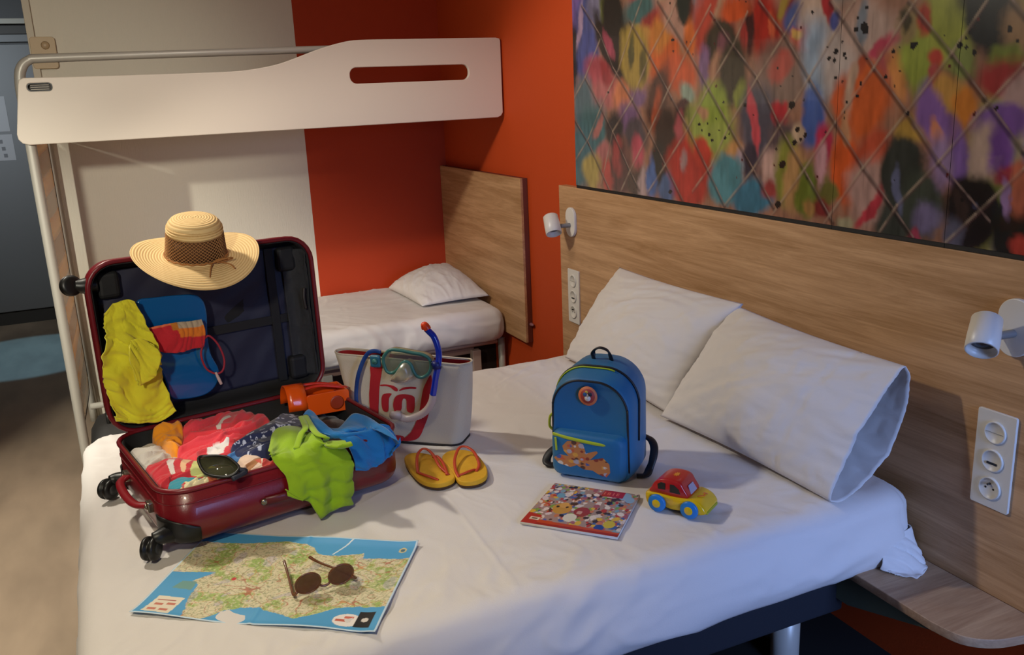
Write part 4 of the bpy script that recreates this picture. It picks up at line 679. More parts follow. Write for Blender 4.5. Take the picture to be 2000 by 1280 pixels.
incase(yl, 'yellow-green shirt hung up inside the left of the suitcase lid', 'clothing', None)
sl = net('sleeve', [[(x,.405,z) for x,z in [(0.067,0.405),(0.091,0.407),(0.119,0.385)]],[(x,.39+.01*(i%2),z) for i,(x,z) in enumerate([(0.054,0.369),(0.089,0.355),(0.129,0.354)])],[(x,.395,z) for x,z in [(0.066,0.299),(0.07,0.289),(0.109,0.303)]]], MATS['yellow_green_cloth'], yl, amp=.008, ang=40, fr=5, seed=2, n=12)
# blue board with striped shorts
BO = [(0.114,0.478),(0.155,0.483),(0.246,0.476),(0.273,0.46),(0.28,0.424),(0.275,0.368),(0.276,0.31),(0.292,0.26),(0.281,0.223),(0.248,0.202),(0.189,0.204),(0.164,0.216),(0.157,0.263),(0.135,0.339),(0.119,0.411)]
bd = plate('play_board', [[p.xy[:] for p in catmull([(x,z,0) for x,z in BO], 5, True)]], .012, mat('translucent_blue', 0x0a5c9c, .2, coat=.5), None, bevel=.004, frame=lambda a,b,h:(a,.492+h,b))
incase(bd, 'rounded glossy blue plastic board propped inside the suitcase lid', 'toy', None)
bd.data.polygons.foreach_set('use_smooth', [True]*len(bd.data.polygons))
SHT = [[(x,.462,z) for x,z in [(0.121,0.416),(0.159,0.418),(0.198,0.418),(0.23,0.415),(0.261,0.415)]],[(x,.452,z) for x,z in [(0.129,0.387),(0.161,0.388),(0.2,0.387),(0.233,0.384),(0.264,0.383)]],[(x,.456,z) for x,z in [(0.14,0.352),(0.161,0.343),(0.193,0.338),(0.227,0.34),(0.256,0.341)]]]
sht = net('striped_shorts', SHT, V_cloth, amp=.005, ang=90, fr=6, seed=7, n=14, base=0xc8202c, paints=[([(-.1,-.1),(.4,-.1),(.4,.12),(-.1,.1)],0xf0784b),([(.45,-.1),(1.1,-.1),(1.1,.28),(.45,.30)],0xb8a488),([(.45,.30),(1.1,.28),(1.1,.62),(.5,.6)],0xe07a1c),([(.38,.0),(.5,0),(.5,.35),(.38,.35)],0xc87820)])
incase(sht, 'red and orange striped swim shorts folded across the blue board', 'clothing', None)
CD = [(0.26,0.362),(0.274,0.367),(0.294,0.339),(0.305,0.296),(0.297,0.265),(0.277,0.261),(0.254,0.281),(0.246,0.322),(0.259,0.355)]
tube('drawstring', [(x,.458,z) for x,z in CD], .0028, mat('red_cord', 0xa02838, .7), sht)
tube('cord_end', [(x,.455,z) for x,z in [(0.277,0.265),(0.283,0.245),(0.288,0.229)]], [.003,.0045,.004], mat('pale_toggle', 0xd0b8b0, .5), sht)

# orange toy
OT = [(0.414,0.237),(0.616,0.168),(0.608,0.09),(0.412,0.165)]
toy = thing('sand_toy', 'orange plastic beach toy box with round hole and red handle', 'toy', (0,0,0)); 
toy.matrix_world = SM @ Matrix.Translation((0.475,0.33,0.124)) @ Matrix.Rotation(R(-6), 4, 'Z') @ Matrix.Rotation(R(2), 4, 'Y')
M_ot = mat('orange_plastic', 0xe8560c, .25, sub=.1, coat=.3)
plate('front_wall', [rrect(0,0,.118,.058,.006,4), [(.083+.017*math.cos(a/12*6.283), .026+.017*math.sin(a/12*6.283)) for a in range(12)][::1]], .006, M_ot, toy, bevel=.001, frame=lambda a,b,h:(a,h,b))
lathe('hole_rim', [(.016,-.004),(.020,-.004),(.020,.002),(.016,.002)], mat('orange_dark', 0x9a3208, .4), toy, loc=(.083,-.003,.026), rot=(R(90),0,0), n=28)
lathe('hole_disc', [(0,0),(.016,0)], mat('dark_hole', 0x3a1006, .6), toy, loc=(.083,.004,.026), rot=(R(90),0,0), n=24)
plate('back_wall', [rrect(0,0,.118,.058,.006,4)], .006, M_ot, toy, bevel=.001, frame=lambda a,b,h:(a,.085+h,b))
box('floor_plate', (0,0,0), (.118,.085,.005), M_ot, toy, bevel=.001)
box('side_wall', (.112,0,0), (.118,.085,.058), M_ot, toy, bevel=.002)
box('inner_wall', (.0,.0,.0), (.005,.085,.052), M_ot, toy, bevel=.002)
hd = []
for i in range(13):
    a = R(180*i/12); hd.append([( -.052*t_, .0425-.046*math.cos(a)*(1-.08*t_), (.02+.062*math.sin(a)*(1-.0*t_))) for t_ in (0,.35,.7,1)])
mesh('scoop_hood', [p for r in hd for p in r], [(i*4+j, (i+1)*4+j, (i+1)*4+j+1, i*4+j+1) for i in range(12) for j in range(3)], M_ot, toy, solid=.004)
part_label(tube('handle', [(.0,.03,.068),(.05,.035,.070),(.115,.03,.056),(.118,.05,.052),(.06,.062,.068),(.0,.066,.070)], .006, mat('red_plastic', 0xd2321e, .3), toy, flat=.7, nrm=(0,0,1)), 'red handle')

# ---------------------------------------------------------------- straw hat on the lid
def weave(name, c1, c2):
    m = mat(name, c1, .8); nt = m.node_tree; b = nt.nodes['Principled BSDF']; L_ = nt.links.new
    tc = nt.nodes.new('ShaderNodeTexCoord'); wv = nt.nodes.new('ShaderNodeTexWave'); wv.wave_type = 'RINGS'; wv.rings_direction = 'Z'; wv.inputs['Scale'].default_value = 48; wv.inputs['Distortion'].default_value = .6; wv.inputs['Detail'].default_value = 2; wv.inputs['Detail Scale'].default_value = 4
    L_(tc.outputs['Object'], wv.inputs['Vector']); r = nt.nodes.new('ShaderNodeValToRGB'); r.color_ramp.elements[0].color = (*lin(c2), 1); r.color_ramp.elements[0].position = .0; r.color_ramp.elements[1].position = .45; r.color_ramp.elements[1].color = (*lin(c1), 1)
    L_(wv.outputs['Fac'], r.inputs[0]); L_(r.outputs[0], b.inputs['Base Color']); bp = nt.nodes.new('ShaderNodeBump'); bp.inputs['Strength'].default_value = .5; bp.inputs['Distance'].default_value = .002; L_(wv.outputs['Fac'], bp.inputs['Height']); L_(bp.outputs[0], b.inputs['Normal']); return m
M_straw = weave('straw', 0xf0cf94, 0xd6ac70)
hat = thing('straw_hat', 'wide-brimmed natural straw hat resting on top of the suitcase lid', 'hat', (.178, 2.36, 1.143), (R(15), R(0), R(8)))
def brimfn(x, y, z):
    r = math.hypot(x, y); a = math.atan2(y, x); k = max(0, (r-.075)/.09)
    return (x*(1+.0*k), y*(1-.02*k), z + k*k*(.026*(math.cos(a)**2)-.016*math.sin(a)*(1 if y < 0 else -.2)*(-1)*0 - (.036 if y < 0 else .002)*math.sin(a)**2) + .004*k*math.sin(3*a+.6))
prof = [(.071,.006),(.074,.002),(.079,.0)]+[(.079+.0105*i,-.0004*i) for i in range(1,8)]+[(.1545,-.004),(.1525,-.006)]+[(.142-.0105*i,-.005) for i in range(0,7)]
lathe('brim', prof, M_straw, hat, n=96, fn=brimfn).data.polygons
cap = [(.0665,.062),(.0665,.068),(.065,.078),(.0615,.088),(.055,.0955),(.045,.0995),(.03,.101),(.015,.1015),(0,.1018)]
lathe('crown', cap[:-1]+[(0,.1018)], M_straw, hat, n=64, solid=.002)
for z in (.0665,.073,.0795): lathe('crown_braid', [(.0672-(.0012 if z > .075 else 0),z-.0025),(.0685-(.0012 if z > .075 else 0),z),(.0672-(.0014 if z > .075 else 0),z+.0025)], M_straw, hat, n=64)
lathe('lattice_shade_band', [(.070,.004),(.066,.06)], mat('lattice_hole_shade', 0x5a3a20, .9), hat, n=48, solid=.001)  # brown colour stands in for the shaded inside seen through the lattice
v = []; f = []
for dr in (1,-1):
    for s_ in range(44):
        a0 = 2*math.pi*s_/44
        for k in range(13):
            t_ = k/12; a = a0+dr*t_*1.0; r = .0735-.0058*t_; z = .004+.058*t_
            for (da, dz, dr_) in ((-.011,0,0),(0,.0012,.0016),(.011,0,0)):
                v.append(((r+dr_)*math.cos(a+da), (r+dr_)*math.sin(a+da), z+dz))
        b = len(v)-39
        for k in range(12):
            for j in range(2): f.append((b+k*3+j, b+k*3+j+1, b+(k+1)*3+j+1, b+(k+1)*3+j))
lb = mesh('lattice_band', v, f, mat('straw_lattice', 0xc08c58, .8), hat); part_label(lb, 'open woven lattice band'); lb['kind'] = 'stuff'
cord = mat('straw_cord', 0xa9713c, .8)
tube('cord', [(.0755*math.cos(a),.0755*math.sin(a),.006+.002*math.sin(a*20)) for a in np.linspace(0,6.28,60)[:-1]], .0022, cord, hat, closed=True, sm=2)
tube('cord_end', [(.02,-.075,.008),(.012,-.09,.003),(.006,-.105,-.002),(.0,-.122,-.009)], .0016, cord, hat); tube('cord_end', [(.03,-.073,.008),(.05,-.078,.004),(.062,-.088,.001),(.066,-.104,-.003)], .0016, cord, hat)
for dx in (0,.012,.024): tube('cord_bow', [(.02,-.078,.008),(.035+dx,-.078,.016),(.045+dx,-.072,.010),(.03,-.076,.006)], .0018, cord, hat)

# ---------------------------------------------------------------- map and sunglasses
mA, mB, mC = ((-0.083,1.744),(0.333,1.445),(0.516,1.733))
mA, mB, mC = Vector(mA), Vector(mB), Vector(mC); U_, V_ = mB-mA, mC-mB
NU, NV = 300, 210
uu, vv = np.meshgrid(np.linspace(0,1,NU), np.linspace(0,1,NV), indexing='ij'); uu = uu.ravel(); vv = vv.ravel()
zc = .5425 + .004*np.sin(uu*9+1)*np.exp(-((vv)/.10)**2) + .010*np.exp(-((1-uu)/.05)**2)*(1-vv*.3)*.6 + .006*np.exp(-((vv-1)/.05)**2)*np.clip((uu-.35)*4,0,1)+ .0015*np.exp(-((uu-.5)/.01)**2)+.002*np.exp(-(vv/.03)**2)
Vx = [(mA.x+U_.x*a+V_.x*b, mA.y+U_.y*a+V_.y*b, z) for a, b, z in zip(uu, vv, zc)]
fq = [(i*NV+j, (i+1)*NV+j, (i+1)*NV+j+1, i*NV+j+1) for i in range(NU-1) for j in range(NV-1)]
mp_o = mesh('road_map', [(x-mA.x, y-mA.y, z-.5425) for x,y,z in Vx], fq, vmat('map_print', .55), None, solid=.0006, loc=(mA.x, mA.y, .5425))
tag(mp_o, 'unfolded paper road map with blue sea, spread in front of the suitcase', 'map')
n1 = np.array([noise.noise((a*9, b*7, 1)) for a, b in zip(uu, vv)]); n2 = np.array([noise.noise((a*34, b*26, 5)) for a, b in zip(uu, vv)]); n3 = np.array([noise.noise((a*90, b*66, 9)) for a, b in zip(uu, vv)])
n4 = np.array([noise.noise((a*14+3, b*11, 7)) for a, b in zip(uu, vv)]); n5 = np.array([noise.noise((a*24+3, b*19, 2)) for a, b in zip(uu, vv)])
def mixc(c, m_, h, al=1.0): c[m_] = c[m_]*(1-al)+np.array(lin(h))*al
c = np.tile(np.array(lin(0xd8ceaa)), (len(uu), 1))
mixc(c, n1+.5*n2 > .08, 0xb9c47c, .8); mixc(c, n1+.6*n2 > .32, 0x98b45a, .8); mixc(c, n4 > .35, 0xc0b4c0, .6); mixc(c, n3 > .3, 0xe6dcc0, .6); mixc(c, n3 < -.38, 0x7a8a58, .6)
mixc(c, np.abs(n4) < .016, 0xb45a46, .8); mixc(c, np.abs(n5) < .022, 0x8c7850, .6); mixc(c, np.abs(n1-.1) < .012, 0xd28c5a, .8); mixc(c, np.abs(n2) < .035, 0x78825a, .5); mixc(c, np.abs(n5-.2) < .012, 0x5a6446, .6)
sea = 0x4f9fd2
for poly in ([(.26,-.01),(1.01,-.01),(1.01,.25),(.88,.245),(.80,.22),(.72,.13),(.66,.08),(.60,.11),(.50,.16),(.42,.15),(.36,.11),(.30,.02)],[(-.01,.18),(.14,-.01),(.22,-.01),(.175,.22),(.17,.36),(.13,.385),(.20,.50),(.0,.47)],
             [(-.01,.86),(.22,.87),(.40,.93),(.52,.90),(.60,.78),(.70,.80),(.78,.84),(.79,.78),(1.01,.80),(1.01,1.01),(-.01,1.01)],[(-.01,-.01),(.2,-.01),(.1,.2),(-.01,.2)]):
    mixc(c, inpoly(uu+.006*n2, vv+.01*n2, poly), sea)
mixc(c, inpoly(uu, vv, [(.035,.03),(.155,.02),(.165,.20),(.05,.21)]), 0xe6dcc6); mixc(c, inpoly(uu, vv, [(.07,.30),(.16,.29),(.155,.38),(.09,.38)]), 0x6e9c96)
for (a, b) in ((.07,.06),(.12,.06),(.08,.12),(.13,.13)): mixc(c, (np.abs(uu-a) < .018) & (np.abs(vv-b) < .012), 0xc87864)
mixc(c, (np.abs(uu-.1) < .04) & (np.abs(vv-.165) < .007), 0xaa5a50)
mixc(c, ((uu-.865)/.055)**2+((vv-.105)/.065)**2 < 1, 0xeee6e0); mixc(c, inpoly(uu, vv, [(.90,.045),(.965,.045),(.965,.20),(.90,.20)]), 0x14100f); mixc(c, ((uu-.935)/.014)**2+((vv-.12)/.02)**2 < 1, 0xd8d0c8)
mixc(c, (np.abs(uu-.85) < .03) & (np.abs(vv-.10) < .012), 0xc86450); mixc(c, (np.abs(uu-.87) < .018) & (np.abs(vv-.135) < .012), 0xd26e5a)
mixc(c, ((uu-.945)/.018)**2+((vv-.90)/.03)**2 < 1, 0xd8c890); mixc(c, ((uu-.945)/.010)**2+((vv-.90)/.018)**2 < 1, 0x507080)
mixc(c, ((uu-.30)/.010)**2+((vv-.44)/.018)**2 < 1, 0xc83c3c); mixc(c, (np.abs(uu-.64-.3*(vv-.78)) < .004) & (vv > .8), 0xdce6ea)
mixc(c, (uu < .008) | (uu > .992) | (vv < .010) | (vv > .99), 0xc8dcea)
setcol(mp_o, c)

sg = thing('sunglasses', 'round brown tortoiseshell sunglasses standing upside down on the map', 'sunglasses', (.285,1.634,.546), (0,0,R(2)))
M_tort = mat('tortoiseshell', 0x6a3c20, .3, var=.35, vscale=60, coat=.4); M_lens = mat('brown_lens', 0x7a5040, .15, trans=.6)
for s_, x in ((-1,-.034),(1,.034)):
    P = [(x+.0255*math.cos(a)*(1.0), .004*math.cos(a)*-s_*0+.012*(1-math.sin(a))*.35, .026+.0235*math.sin(a)) for a in np.linspace(0,6.283,25)[:-1]]
    tube('rim', P, .0022, M_tort, sg, closed=True, sm=2, n=8)
    mesh('lens', P, [tuple(range(len(P)))], M_lens, sg, solid=.0016, smooth=False)
tube('bridge', [(-.011,.008,.014),(-.005,.007,.010),(.005,.007,.010),(.011,.008,.014)], .0026, M_tort, sg)
tube('temple', [(-.059,.006,.010),(-.064,.012,.006),(-.060,.06,.012),(-.057,.10,.018),(-.056,.122,.024)], [.003,.003,.0026,.0028,.003], M_tort, sg)
tube('temple', [(.059,.006,.010),(.064,.012,.006),(.045,.05,.008),(.012,.095,.014),(-.004,.116,.022)], [.003,.003,.0026,.0028,.0036], M_tort, sg)
tube('hinge', [(-.056,.005,.014),(-.062,.006,.008)], .0034, M_tort, sg, sm=1); tube('hinge', [(.056,.005,.014),(.062,.006,.008)], .0034, M_tort, sg, sm=1)

# ---------------------------------------------------------------- tote bag with mask and snorkel
tA = Vector((.56,2.42,.54)); tu = (Vector((.80,2.215,.54))-tA).normalized(); yawT = math.atan2(tu.y, tu.x)
tote = thing('tote_bag', 'cream canvas beach tote with red lettering and red straps', 'bag', tA, (0,0,yawT))
M_canv = mat('cream_canvas', 0xcdbfa6, .9, bump=.5, bscale=500, sheen=.2); M_tr = mat('red_print', 0xb01820, .8)
TWb, TD = .316, .115
# section rings: bottom to top
def tsec(k, ins=0):
    x0 = -.022-.020*k if 0 else (0.0 - .052*k); x1 = TWb + .045*k; y0 = -.012*k; y1 = TD-.070*k**1.5
    return rrect(x0+ins, y0+ins, x1-ins, y1-ins, .03, 7)
def totefn(x, y, z):
    fx = (x-.15)/.2; k = z/.27
    s_ = k*k*(-.016*math.exp(-((x-.17)/.10)**2)+.012*max(0, abs(fx)-.5)) - .02*max(0, fx-.2)*k**3
    wy = (.009*noise.noise((x*9, z*7, 3))+.006*fold(x, z, 60, 9, 4))*min(1, k*1.5)
    return (x, y+wy*(1 if y < .06 else -1), z+s_)
RS = []
for i in range(5): a = R(90*i/4); ins = .016*(1-math.sin(a)); RS.append([(x,y,.016*(1-math.cos(a))) for x,y in tsec(0, ins)])
for i in range(1, 15): k = i/14; RS.append([(x,y,.016+(.262-.016)*k) for x,y in tsec(k)])
rings('canvas_body', RS, M_canv, tote, cap1=False, fn=totefn, solid=.003)
rings('red_lining', [[totefn(x,y,.262*k+.016*(1-k)) for x,y in tsec(k, .004)] for k in (.55,.7,.85,.985)], mat('red_lining', 0xa01c1c, .8), tote, cap0=False, cap1=False)
tube('base_piping', [(x,y,.004) for x,y in tsec(0, .002)], .004, mat('black_piping', 0x1c1514, .7), tote, closed=True, sm=1)
tube('hem', [totefn(x,y,.262) for x,y in tsec(1)], .0028, M_canv, tote, closed=True, sm=1, n=6)
def onface(pts, d=.004): return [(x, -.012*max(0,z)/.262-d, z) for x, z in pts]
def faceplate(name, poly, m, par, d=.0035, t=.001, sm=4):
    P = [p.xy[:] for p in catmull([(a,b,0) for a,b in poly], sm, True)] if sm else poly
    return plate(name, [P], t, m, par, frame=lambda a,b,h:(a, -.012*b/.262-d+h, b))
TC = (680,620,.1874)
faceplate('red_strap', [(0.069,0.243),(0.102,0.245),(0.098,0.21),(0.089,0.176),(0.078,0.105),(0.071,0.064),(0.053,0.063),(0.051,0.104),(0.054,0.151),(0.065,0.209)], M_tr, tote, sm=2)
faceplate('red_strap', [(0.25,0.218),(0.231,0.192),(0.219,0.165),(0.203,0.102),(0.191,0.072),(0.171,0.038),(0.145,0.013),(0.169,0.012),(0.196,0.025),(0.216,0.062),(0.231,0.097),(0.247,0.161)], M_tr, tote, sm=3)
faceplate('red_strap', [(0.071,0.064),(0.053,0.063),(0.069,0.034),(0.103,0.01),(0.145,0.01),(0.146,0.025),(0.11,0.028),(0.085,0.044)], M_tr, tote, sm=3)
for poly in ([(0.092,0.18),(0.111,0.182),(0.132,0.179),(0.144,0.17),(0.142,0.163),(0.133,0.165),(0.122,0.174),(0.108,0.177),(0.093,0.176)], [(0.148,0.166),(0.161,0.175),(0.181,0.179),(0.199,0.179),(0.2,0.174),(0.181,0.173),(0.163,0.169),(0.151,0.165)],
             [(0.093,0.144),(0.101,0.153),(0.124,0.155),(0.114,0.139),(0.108,0.101),(0.095,0.099),(0.09,0.109),(0.09,0.129)], [(0.128,0.132),(0.135,0.146),(0.15,0.154),(0.174,0.155),(0.191,0.15),(0.193,0.138),(0.186,0.103),(0.167,0.104),(0.168,0.134),(0.164,0.142),(0.158,0.141),(0.153,0.13),(0.15,0.11),(0.138,0.097),(0.128,0.101),(0.125,0.117)]):
    part_label(faceplate('letter_print', poly, M_tr, tote, sm=3), 'red logo stroke')

TM = Matrix.Translation(tA) @ Matrix.Rotation(yawT, 4, 'Z')
mk = thing('diving_mask', 'clear diving mask with teal frame hanging on the front of the tote bag', 'diving mask'); mk.matrix_world = TM
M_teal = mat('teal_frame', 0x386e66, .35, sub=.1); M_clr = mat('clear_lens', 0xdfe8dc, .08, trans=.92); M_skirt = mat('clear_silicone', 0xd8d4b0, .3, trans=.75)
FR = [(0.123,0.267),(0.135,0.287),(0.15,0.296),(0.176,0.295),(0.209,0.29),(0.243,0.285),(0.261,0.273),(0.264,0.254),(0.256,0.234),(0.238,0.221),(0.221,0.223),(0.211,0.238),(0.204,0.257),(0.19,0.264),(0.178,0.257),(0.165,0.24),(0.147,0.229),(0.13,0.235)]
Pf = [(x,-.045,z) for x,z in FR]
tube('mask_frame', Pf, .0048, M_teal, mk, closed=True, sm=5)
pp = catmull(Pf, 5, True); mesh('mask_lens', [(p.x,p.y+.001,p.z) for p in pp], [tuple(range(len(pp)))], M_clr, mk, solid=.002, smooth=False)
cxm = sum(p.x for p in pp)/len(pp); czm = sum(p.z for p in pp)/len(pp)
rings('mask_skirt', [[(cxm+(p.x-cxm)*s_, -.045+d_, czm+(p.z-czm)*s_-.004*(1-s_)*30*0) for p in pp] for s_, d_ in ((1,0),(1.05,.012),(1.02,.024),(.93,.030))], M_skirt, mk, cap0=False, cap1=False, solid=.001)
NS = [(0.178,0.258),(0.19,0.263),(0.201,0.257),(0.21,0.227),(0.197,0.209),(0.174,0.202),(0.148,0.205),(0.14,0.212),(0.159,0.232)]
q0 = catmull([(x,-.046,z) for x,z in NS], 3, True); cn = sum((p for p in q0), Vector())/len(q0)
rings('nose_pocket', [q0, [cn+(p-cn)*.85+Vector((0,-.016,0)) for p in q0], [cn+(p-cn)*.55+Vector((0,-.022,0)) for p in q0]], M_skirt, mk, cap0=False)
bc = [(0.099,0.261)][0]
box('buckle', (bc[0]-.017,-.048,bc[1]-.019), (bc[0]+.014,-.034,bc[1]+.017), mat('teal_buckle', 0x2a6478, .35), mk, bevel=.006)
lathe('buckle_knob', [(0,.006),(.007,.005),(.009,0)], M_teal, mk, loc=(bc[0],-.048,bc[1]), rot=(R(90),0,0), n=20)
STP = [(0.115,0.286),(0.1,0.288),(0.081,0.285),(0.06,0.261),(0.041,0.218),(0.029,0.175),(0.027,0.143),(0.028,0.114)]
part_label(tube('strap', [(x,-.040+.003*(i%2),z) for i,(x,z) in enumerate(STP)], .0062, mat('blue_strap', 0x143a78, .5), mk, flat=.4, nrm=(0,1,0)), 'blue rubber strap')
sn = thing('snorkel', 'blue snorkel with orange tip and clear flexible mouthpiece clipped to the mask', 'snorkel'); sn.matrix_world = TM
S1 = [(0.262,0.362),(0.271,0.353),(0.281,0.342),(0.289,0.321),(0.293,0.294),(0.289,0.261),(0.28,0.228),(0.274,0.2),(0.268,0.175)]
part_label(tube('tube', [(x,-.055,z) for x,z in S1], .0088, mat('blue_tube', 0x0a2fa8, .25, coat=.4), sn, n=16), 'bright blue tube')
S0 = [(0.256,0.372),(0.258,0.366),(0.266,0.36),(0.271,0.355)]
part_label(tube('tip', [(S0[0][0]-.004,-.055,S0[0][1]-.012),(S0[0][0],-.055,S0[0][1]),(S0[1][0]+.004,-.055,S0[1][1]+.001),(S0[2][0],-.055,S0[2][1])], [.004,.0095,.0105,.010], mat('neon_orange', 0xf04a1c, .35, sub=.2), sn, n=16), 'neon orange tip')
S2 = [(0.268,0.175),(0.263,0.155),(0.248,0.131),(0.226,0.113),(0.199,0.102),(0.179,0.099),(0.164,0.104),(0.156,0.112)]
pth = catmull([(x,-.052,z) for x,z in S2], 8); tube('flexible_hose', pth, [.0098+.0012*(i%2) for i in range(len(pth))], mat('clear_hose', 0xe0d0c8, .3, trans=.45), sn, sm=0, n=16)
mpx, mpz = S2[-1]; rings('mouthpiece', [[(mpx+(a-.0)*s_, -.052-d_, mpz+b*s_) for a, b in rrect(-.014,-.009,.014,.009,.008,5)] for s_, d_ in ((.7,-.008),(.75,.006),(1.25,.012),(1.3,.016))], MATS['clear_hose'], sn)
kc = [(0.285,0.262)][0]
lathe('clip', [(.0098,-.010),(.0125,-.010),(.0125,.010),(.0098,.010)], mat('dark_blue_clip', 0x0c1f66, .4), sn, loc=(kc[0],-.055,kc[1]), n=20); box('clip_arm', (kc[0]-.018,-.052,kc[1]-.005), (kc[0]-.008,-.044,kc[1]+.005), MATS['dark_blue_clip'], sn, bevel=.002)

# ---------------------------------------------------------------- flip-flops
M_sole = mat('yellow_sole', 0xd9a41e, .7, bump=.3, bscale=300, var=.08, vscale=30); M_so2 = mat('dark_sole', 0x4a3018, .8); M_st = mat('red_rubber', 0xc0401c, .4)
def flip(outl, straps, label):
    cx = sum(p[0] for p in outl)/len(outl); cy = sum(p[1] for p in outl)/len(outl)
    t = thing('flip_flop', label, 'flip-flop', (cx,cy,.5425), group='pair of yellow flip-flops')
    P = [(p.x-cx,p.y-cy) for p in catmull([(a,b,0) for a,b in outl], 5, True)]
    plate('sole', [P], .013, M_sole, t, bevel=.003, frame=lambda a,b,h:(a,b,h+.0125)); plate('outsole', [[(a*1.01,b*1.01) for a,b in P]], .006, M_so2, t, bevel=.001, frame=lambda a,b,h:(a,b,h+.003))
    for s_ in straps: tube('strap', [(x-cx,y-cy,z) for x,y,z in s_], .0042, M_st, t, flat=.6, nrm=(0,0,1))
    return t
def z3(pts, zs): return [(a,b,z) for (a,b),z in zip(pts, zs)]
f1 = [(0.627,2.173),(0.646,2.195),(0.666,2.193),(0.68,2.179),(0.698,2.152),(0.707,2.113),(0.708,2.05),(0.7,1.995),(0.677,1.976),(0.648,1.978),(0.627,2.003),(0.618,2.042),(0.618,2.109)]
flip(f1, [z3([(0.692,2.01),(0.686,2.03),(0.681,2.053),(0.685,2.106),(0.681,2.141),(0.669,2.151),(0.651,2.133),(0.636,2.099),(0.625,2.062)], [.019,.026,.032,.040,.044,.044,.040,.032,.02]),
          z3([(0.626,2.065),(0.628,2.043),(0.636,2.019),(0.646,2.004),(0.658,1.994)], [.020,.024,.026,.024,.019]),
          z3([(0.681,2.095),(0.694,2.102),(0.697,2.075),(0.693,2.04),(0.687,2.01)], [.038,.036,.032,.028,.021])], 'left yellow flip-flop with red straps between suitcase and tote')
f2 = [(0.719,2.127),(0.745,2.156),(0.769,2.153),(0.791,2.139),(0.804,2.104),(0.8,2.045),(0.79,1.996),(0.772,1.96),(0.746,1.946),(0.722,1.949),(0.706,1.966),(0.708,2.004),(0.714,2.067)]
flip(f2, [z3([(0.71,1.984),(0.713,2.015),(0.726,2.055),(0.745,2.089),(0.763,2.111),(0.779,2.107),(0.788,2.079),(0.784,2.038),(0.777,2.011),(0.761,1.994)], [.019,.026,.034,.040,.044,.044,.040,.034,.026,.019]),
          z3([(0.714,1.994),(0.727,1.993),(0.745,1.996),(0.763,2.006)], [.020,.022,.024,.020])], 'right yellow flip-flop with red straps in front of the tote')

# ---------------------------------------------------------------- backpack
bA = Vector((.948,1.93,.5415)); byaw = R(-50)
bk = thing('backpack', "child's bright blue backpack with lime zip standing on the bed", 'backpack', bA, (0,0,byaw))
M_bb = mat('blue_nylon', 0x086694, .55, bump=.25, bscale=600, sheen=.15); M_bd = mat('black_binding', 0x10121a, .5); M_lz = mat('lime_zip', 0xaebc28, .45)
def arch(x0, x1, h, rb, rt_, n=10):
    o = []
    for cx, cy, a0, r in ((x1-rt_,h-rt_,0,rt_),(x0+rt_,h-rt_,90,rt_),(x0+rb,rb,180,rb),(x1-rb,rb,270,rb)):
        for k in range(n+1): a = R(a0+90*k/n); o.append((cx+r*math.cos(a), cy+r*math.sin(a)))
    return o
def lay(pr): return [[(x,y,z) for x,z in arch(a,b,h,rb,rt_)] for (y,a,b,h,rb,rt_) in pr]
BW = .212
rings('pack_body', lay([(.006,.016,BW-.012,.255,.03,.075),(.0,.008,BW-.004,.262,.03,.08),(.010,.002,BW+.002,.268,.03,.082),(.035,-.002,BW+.006,.276,.032,.084),(.055,-.002,BW+.006,.283,.032,.086),(.10,.0,BW+.004,.292,.032,.088),(.14,.004,BW,.294,.03,.086),(.158,.014,BW-.01,.288,.028,.08)]), M_bb, bk)
def archtube(name, y, a, b, h, r, m, off=0, rb=.03, rt_=.08, lo=.0):
    P = [(x, y, z) for x, z in arch(a-off, b+off, h+off, rb, rt_+off)]
    return P
P = archtube('p', .002, .008, BW-.004, .262, .0, M_bd)
P = P[:22]; tube('piping', [(BW-.002,.004,.03)]+P+[(.006,.004,.03)], .0028, M_bd, bk, sm=2)
P = [(x, .058, z) for x, z in arch(-.004, BW+.008, .285, .03, .087)][:22]
tube('zip_line', [(BW+.007,.056,.10)]+P+[(-.003,.056,.10)], .0032, M_bd, bk, sm=2)
P = [(x, .050, z) for x, z in arch(-.003, BW+.007, .2835, .03, .086)][8:20]; part_label(tube('zip_tape', P, .0022, M_lz, bk, sm=2), 'lime zip edge')
# front pocket
def pk(ins, y): return [(x,y,z) for x,z in rrect(.010+ins,.008+ins,BW-.010-ins,.125-ins*.6,.022,7)]
rings('front_pocket', [pk(-.004,.006),pk(-.002,-.008),pk(.002,-.016),pk(.010,-.021),pk(.03,-.023)], M_bb, bk, cap0=False)
part_label(tube('pocket_zip', [(.014,-.016,.118),(.06,-.0225,.114),(.13,-.0225,.108),(.188,-.017,.104)], .0045, M_lz, bk, flat=.6, nrm=(0,1,0)), 'lime green zip')
part_label(tube('zip_pull', [(.024,-.024,.112),(.026,-.026,.095),(.026,-.024,.078)], .0028, M_lz, bk), 'lime zip pull')
tube('side_clip', [(-.004,.03,.155),(-.012,.028,.145),(-.014,.028,.120),(-.006,.03,.11)], .0035, M_lz, bk)
tube('carry_handle', [(.085,.10,.290),(.086,.095,.312),(.105,.09,.325),(.128,.09,.318),(.134,.10,.290)], .0065, M_bd, bk, flat=.45, nrm=(0,0,1), n=12)
tube('shoulder_strap', [(.20,.150,.075),(.225,.14,.07),(.240,.12,.058),(.243,.10,.036),(.238,.085,.012),(.236,.06,.005),(.215,.05,.004)], .011, M_bd, bk, flat=.4, nrm=(0,0,1)); tube('shoulder_strap', [(.01,.12,.04),(-.015,.10,.038),(-.032,.07,.028),(-.034,.045,.012),(-.02,.035,.006),(.0,.05,.006)], .012, M_bd, bk, flat=.4, nrm=(0,0,1))
pc = [(0.106,0.225)][0]
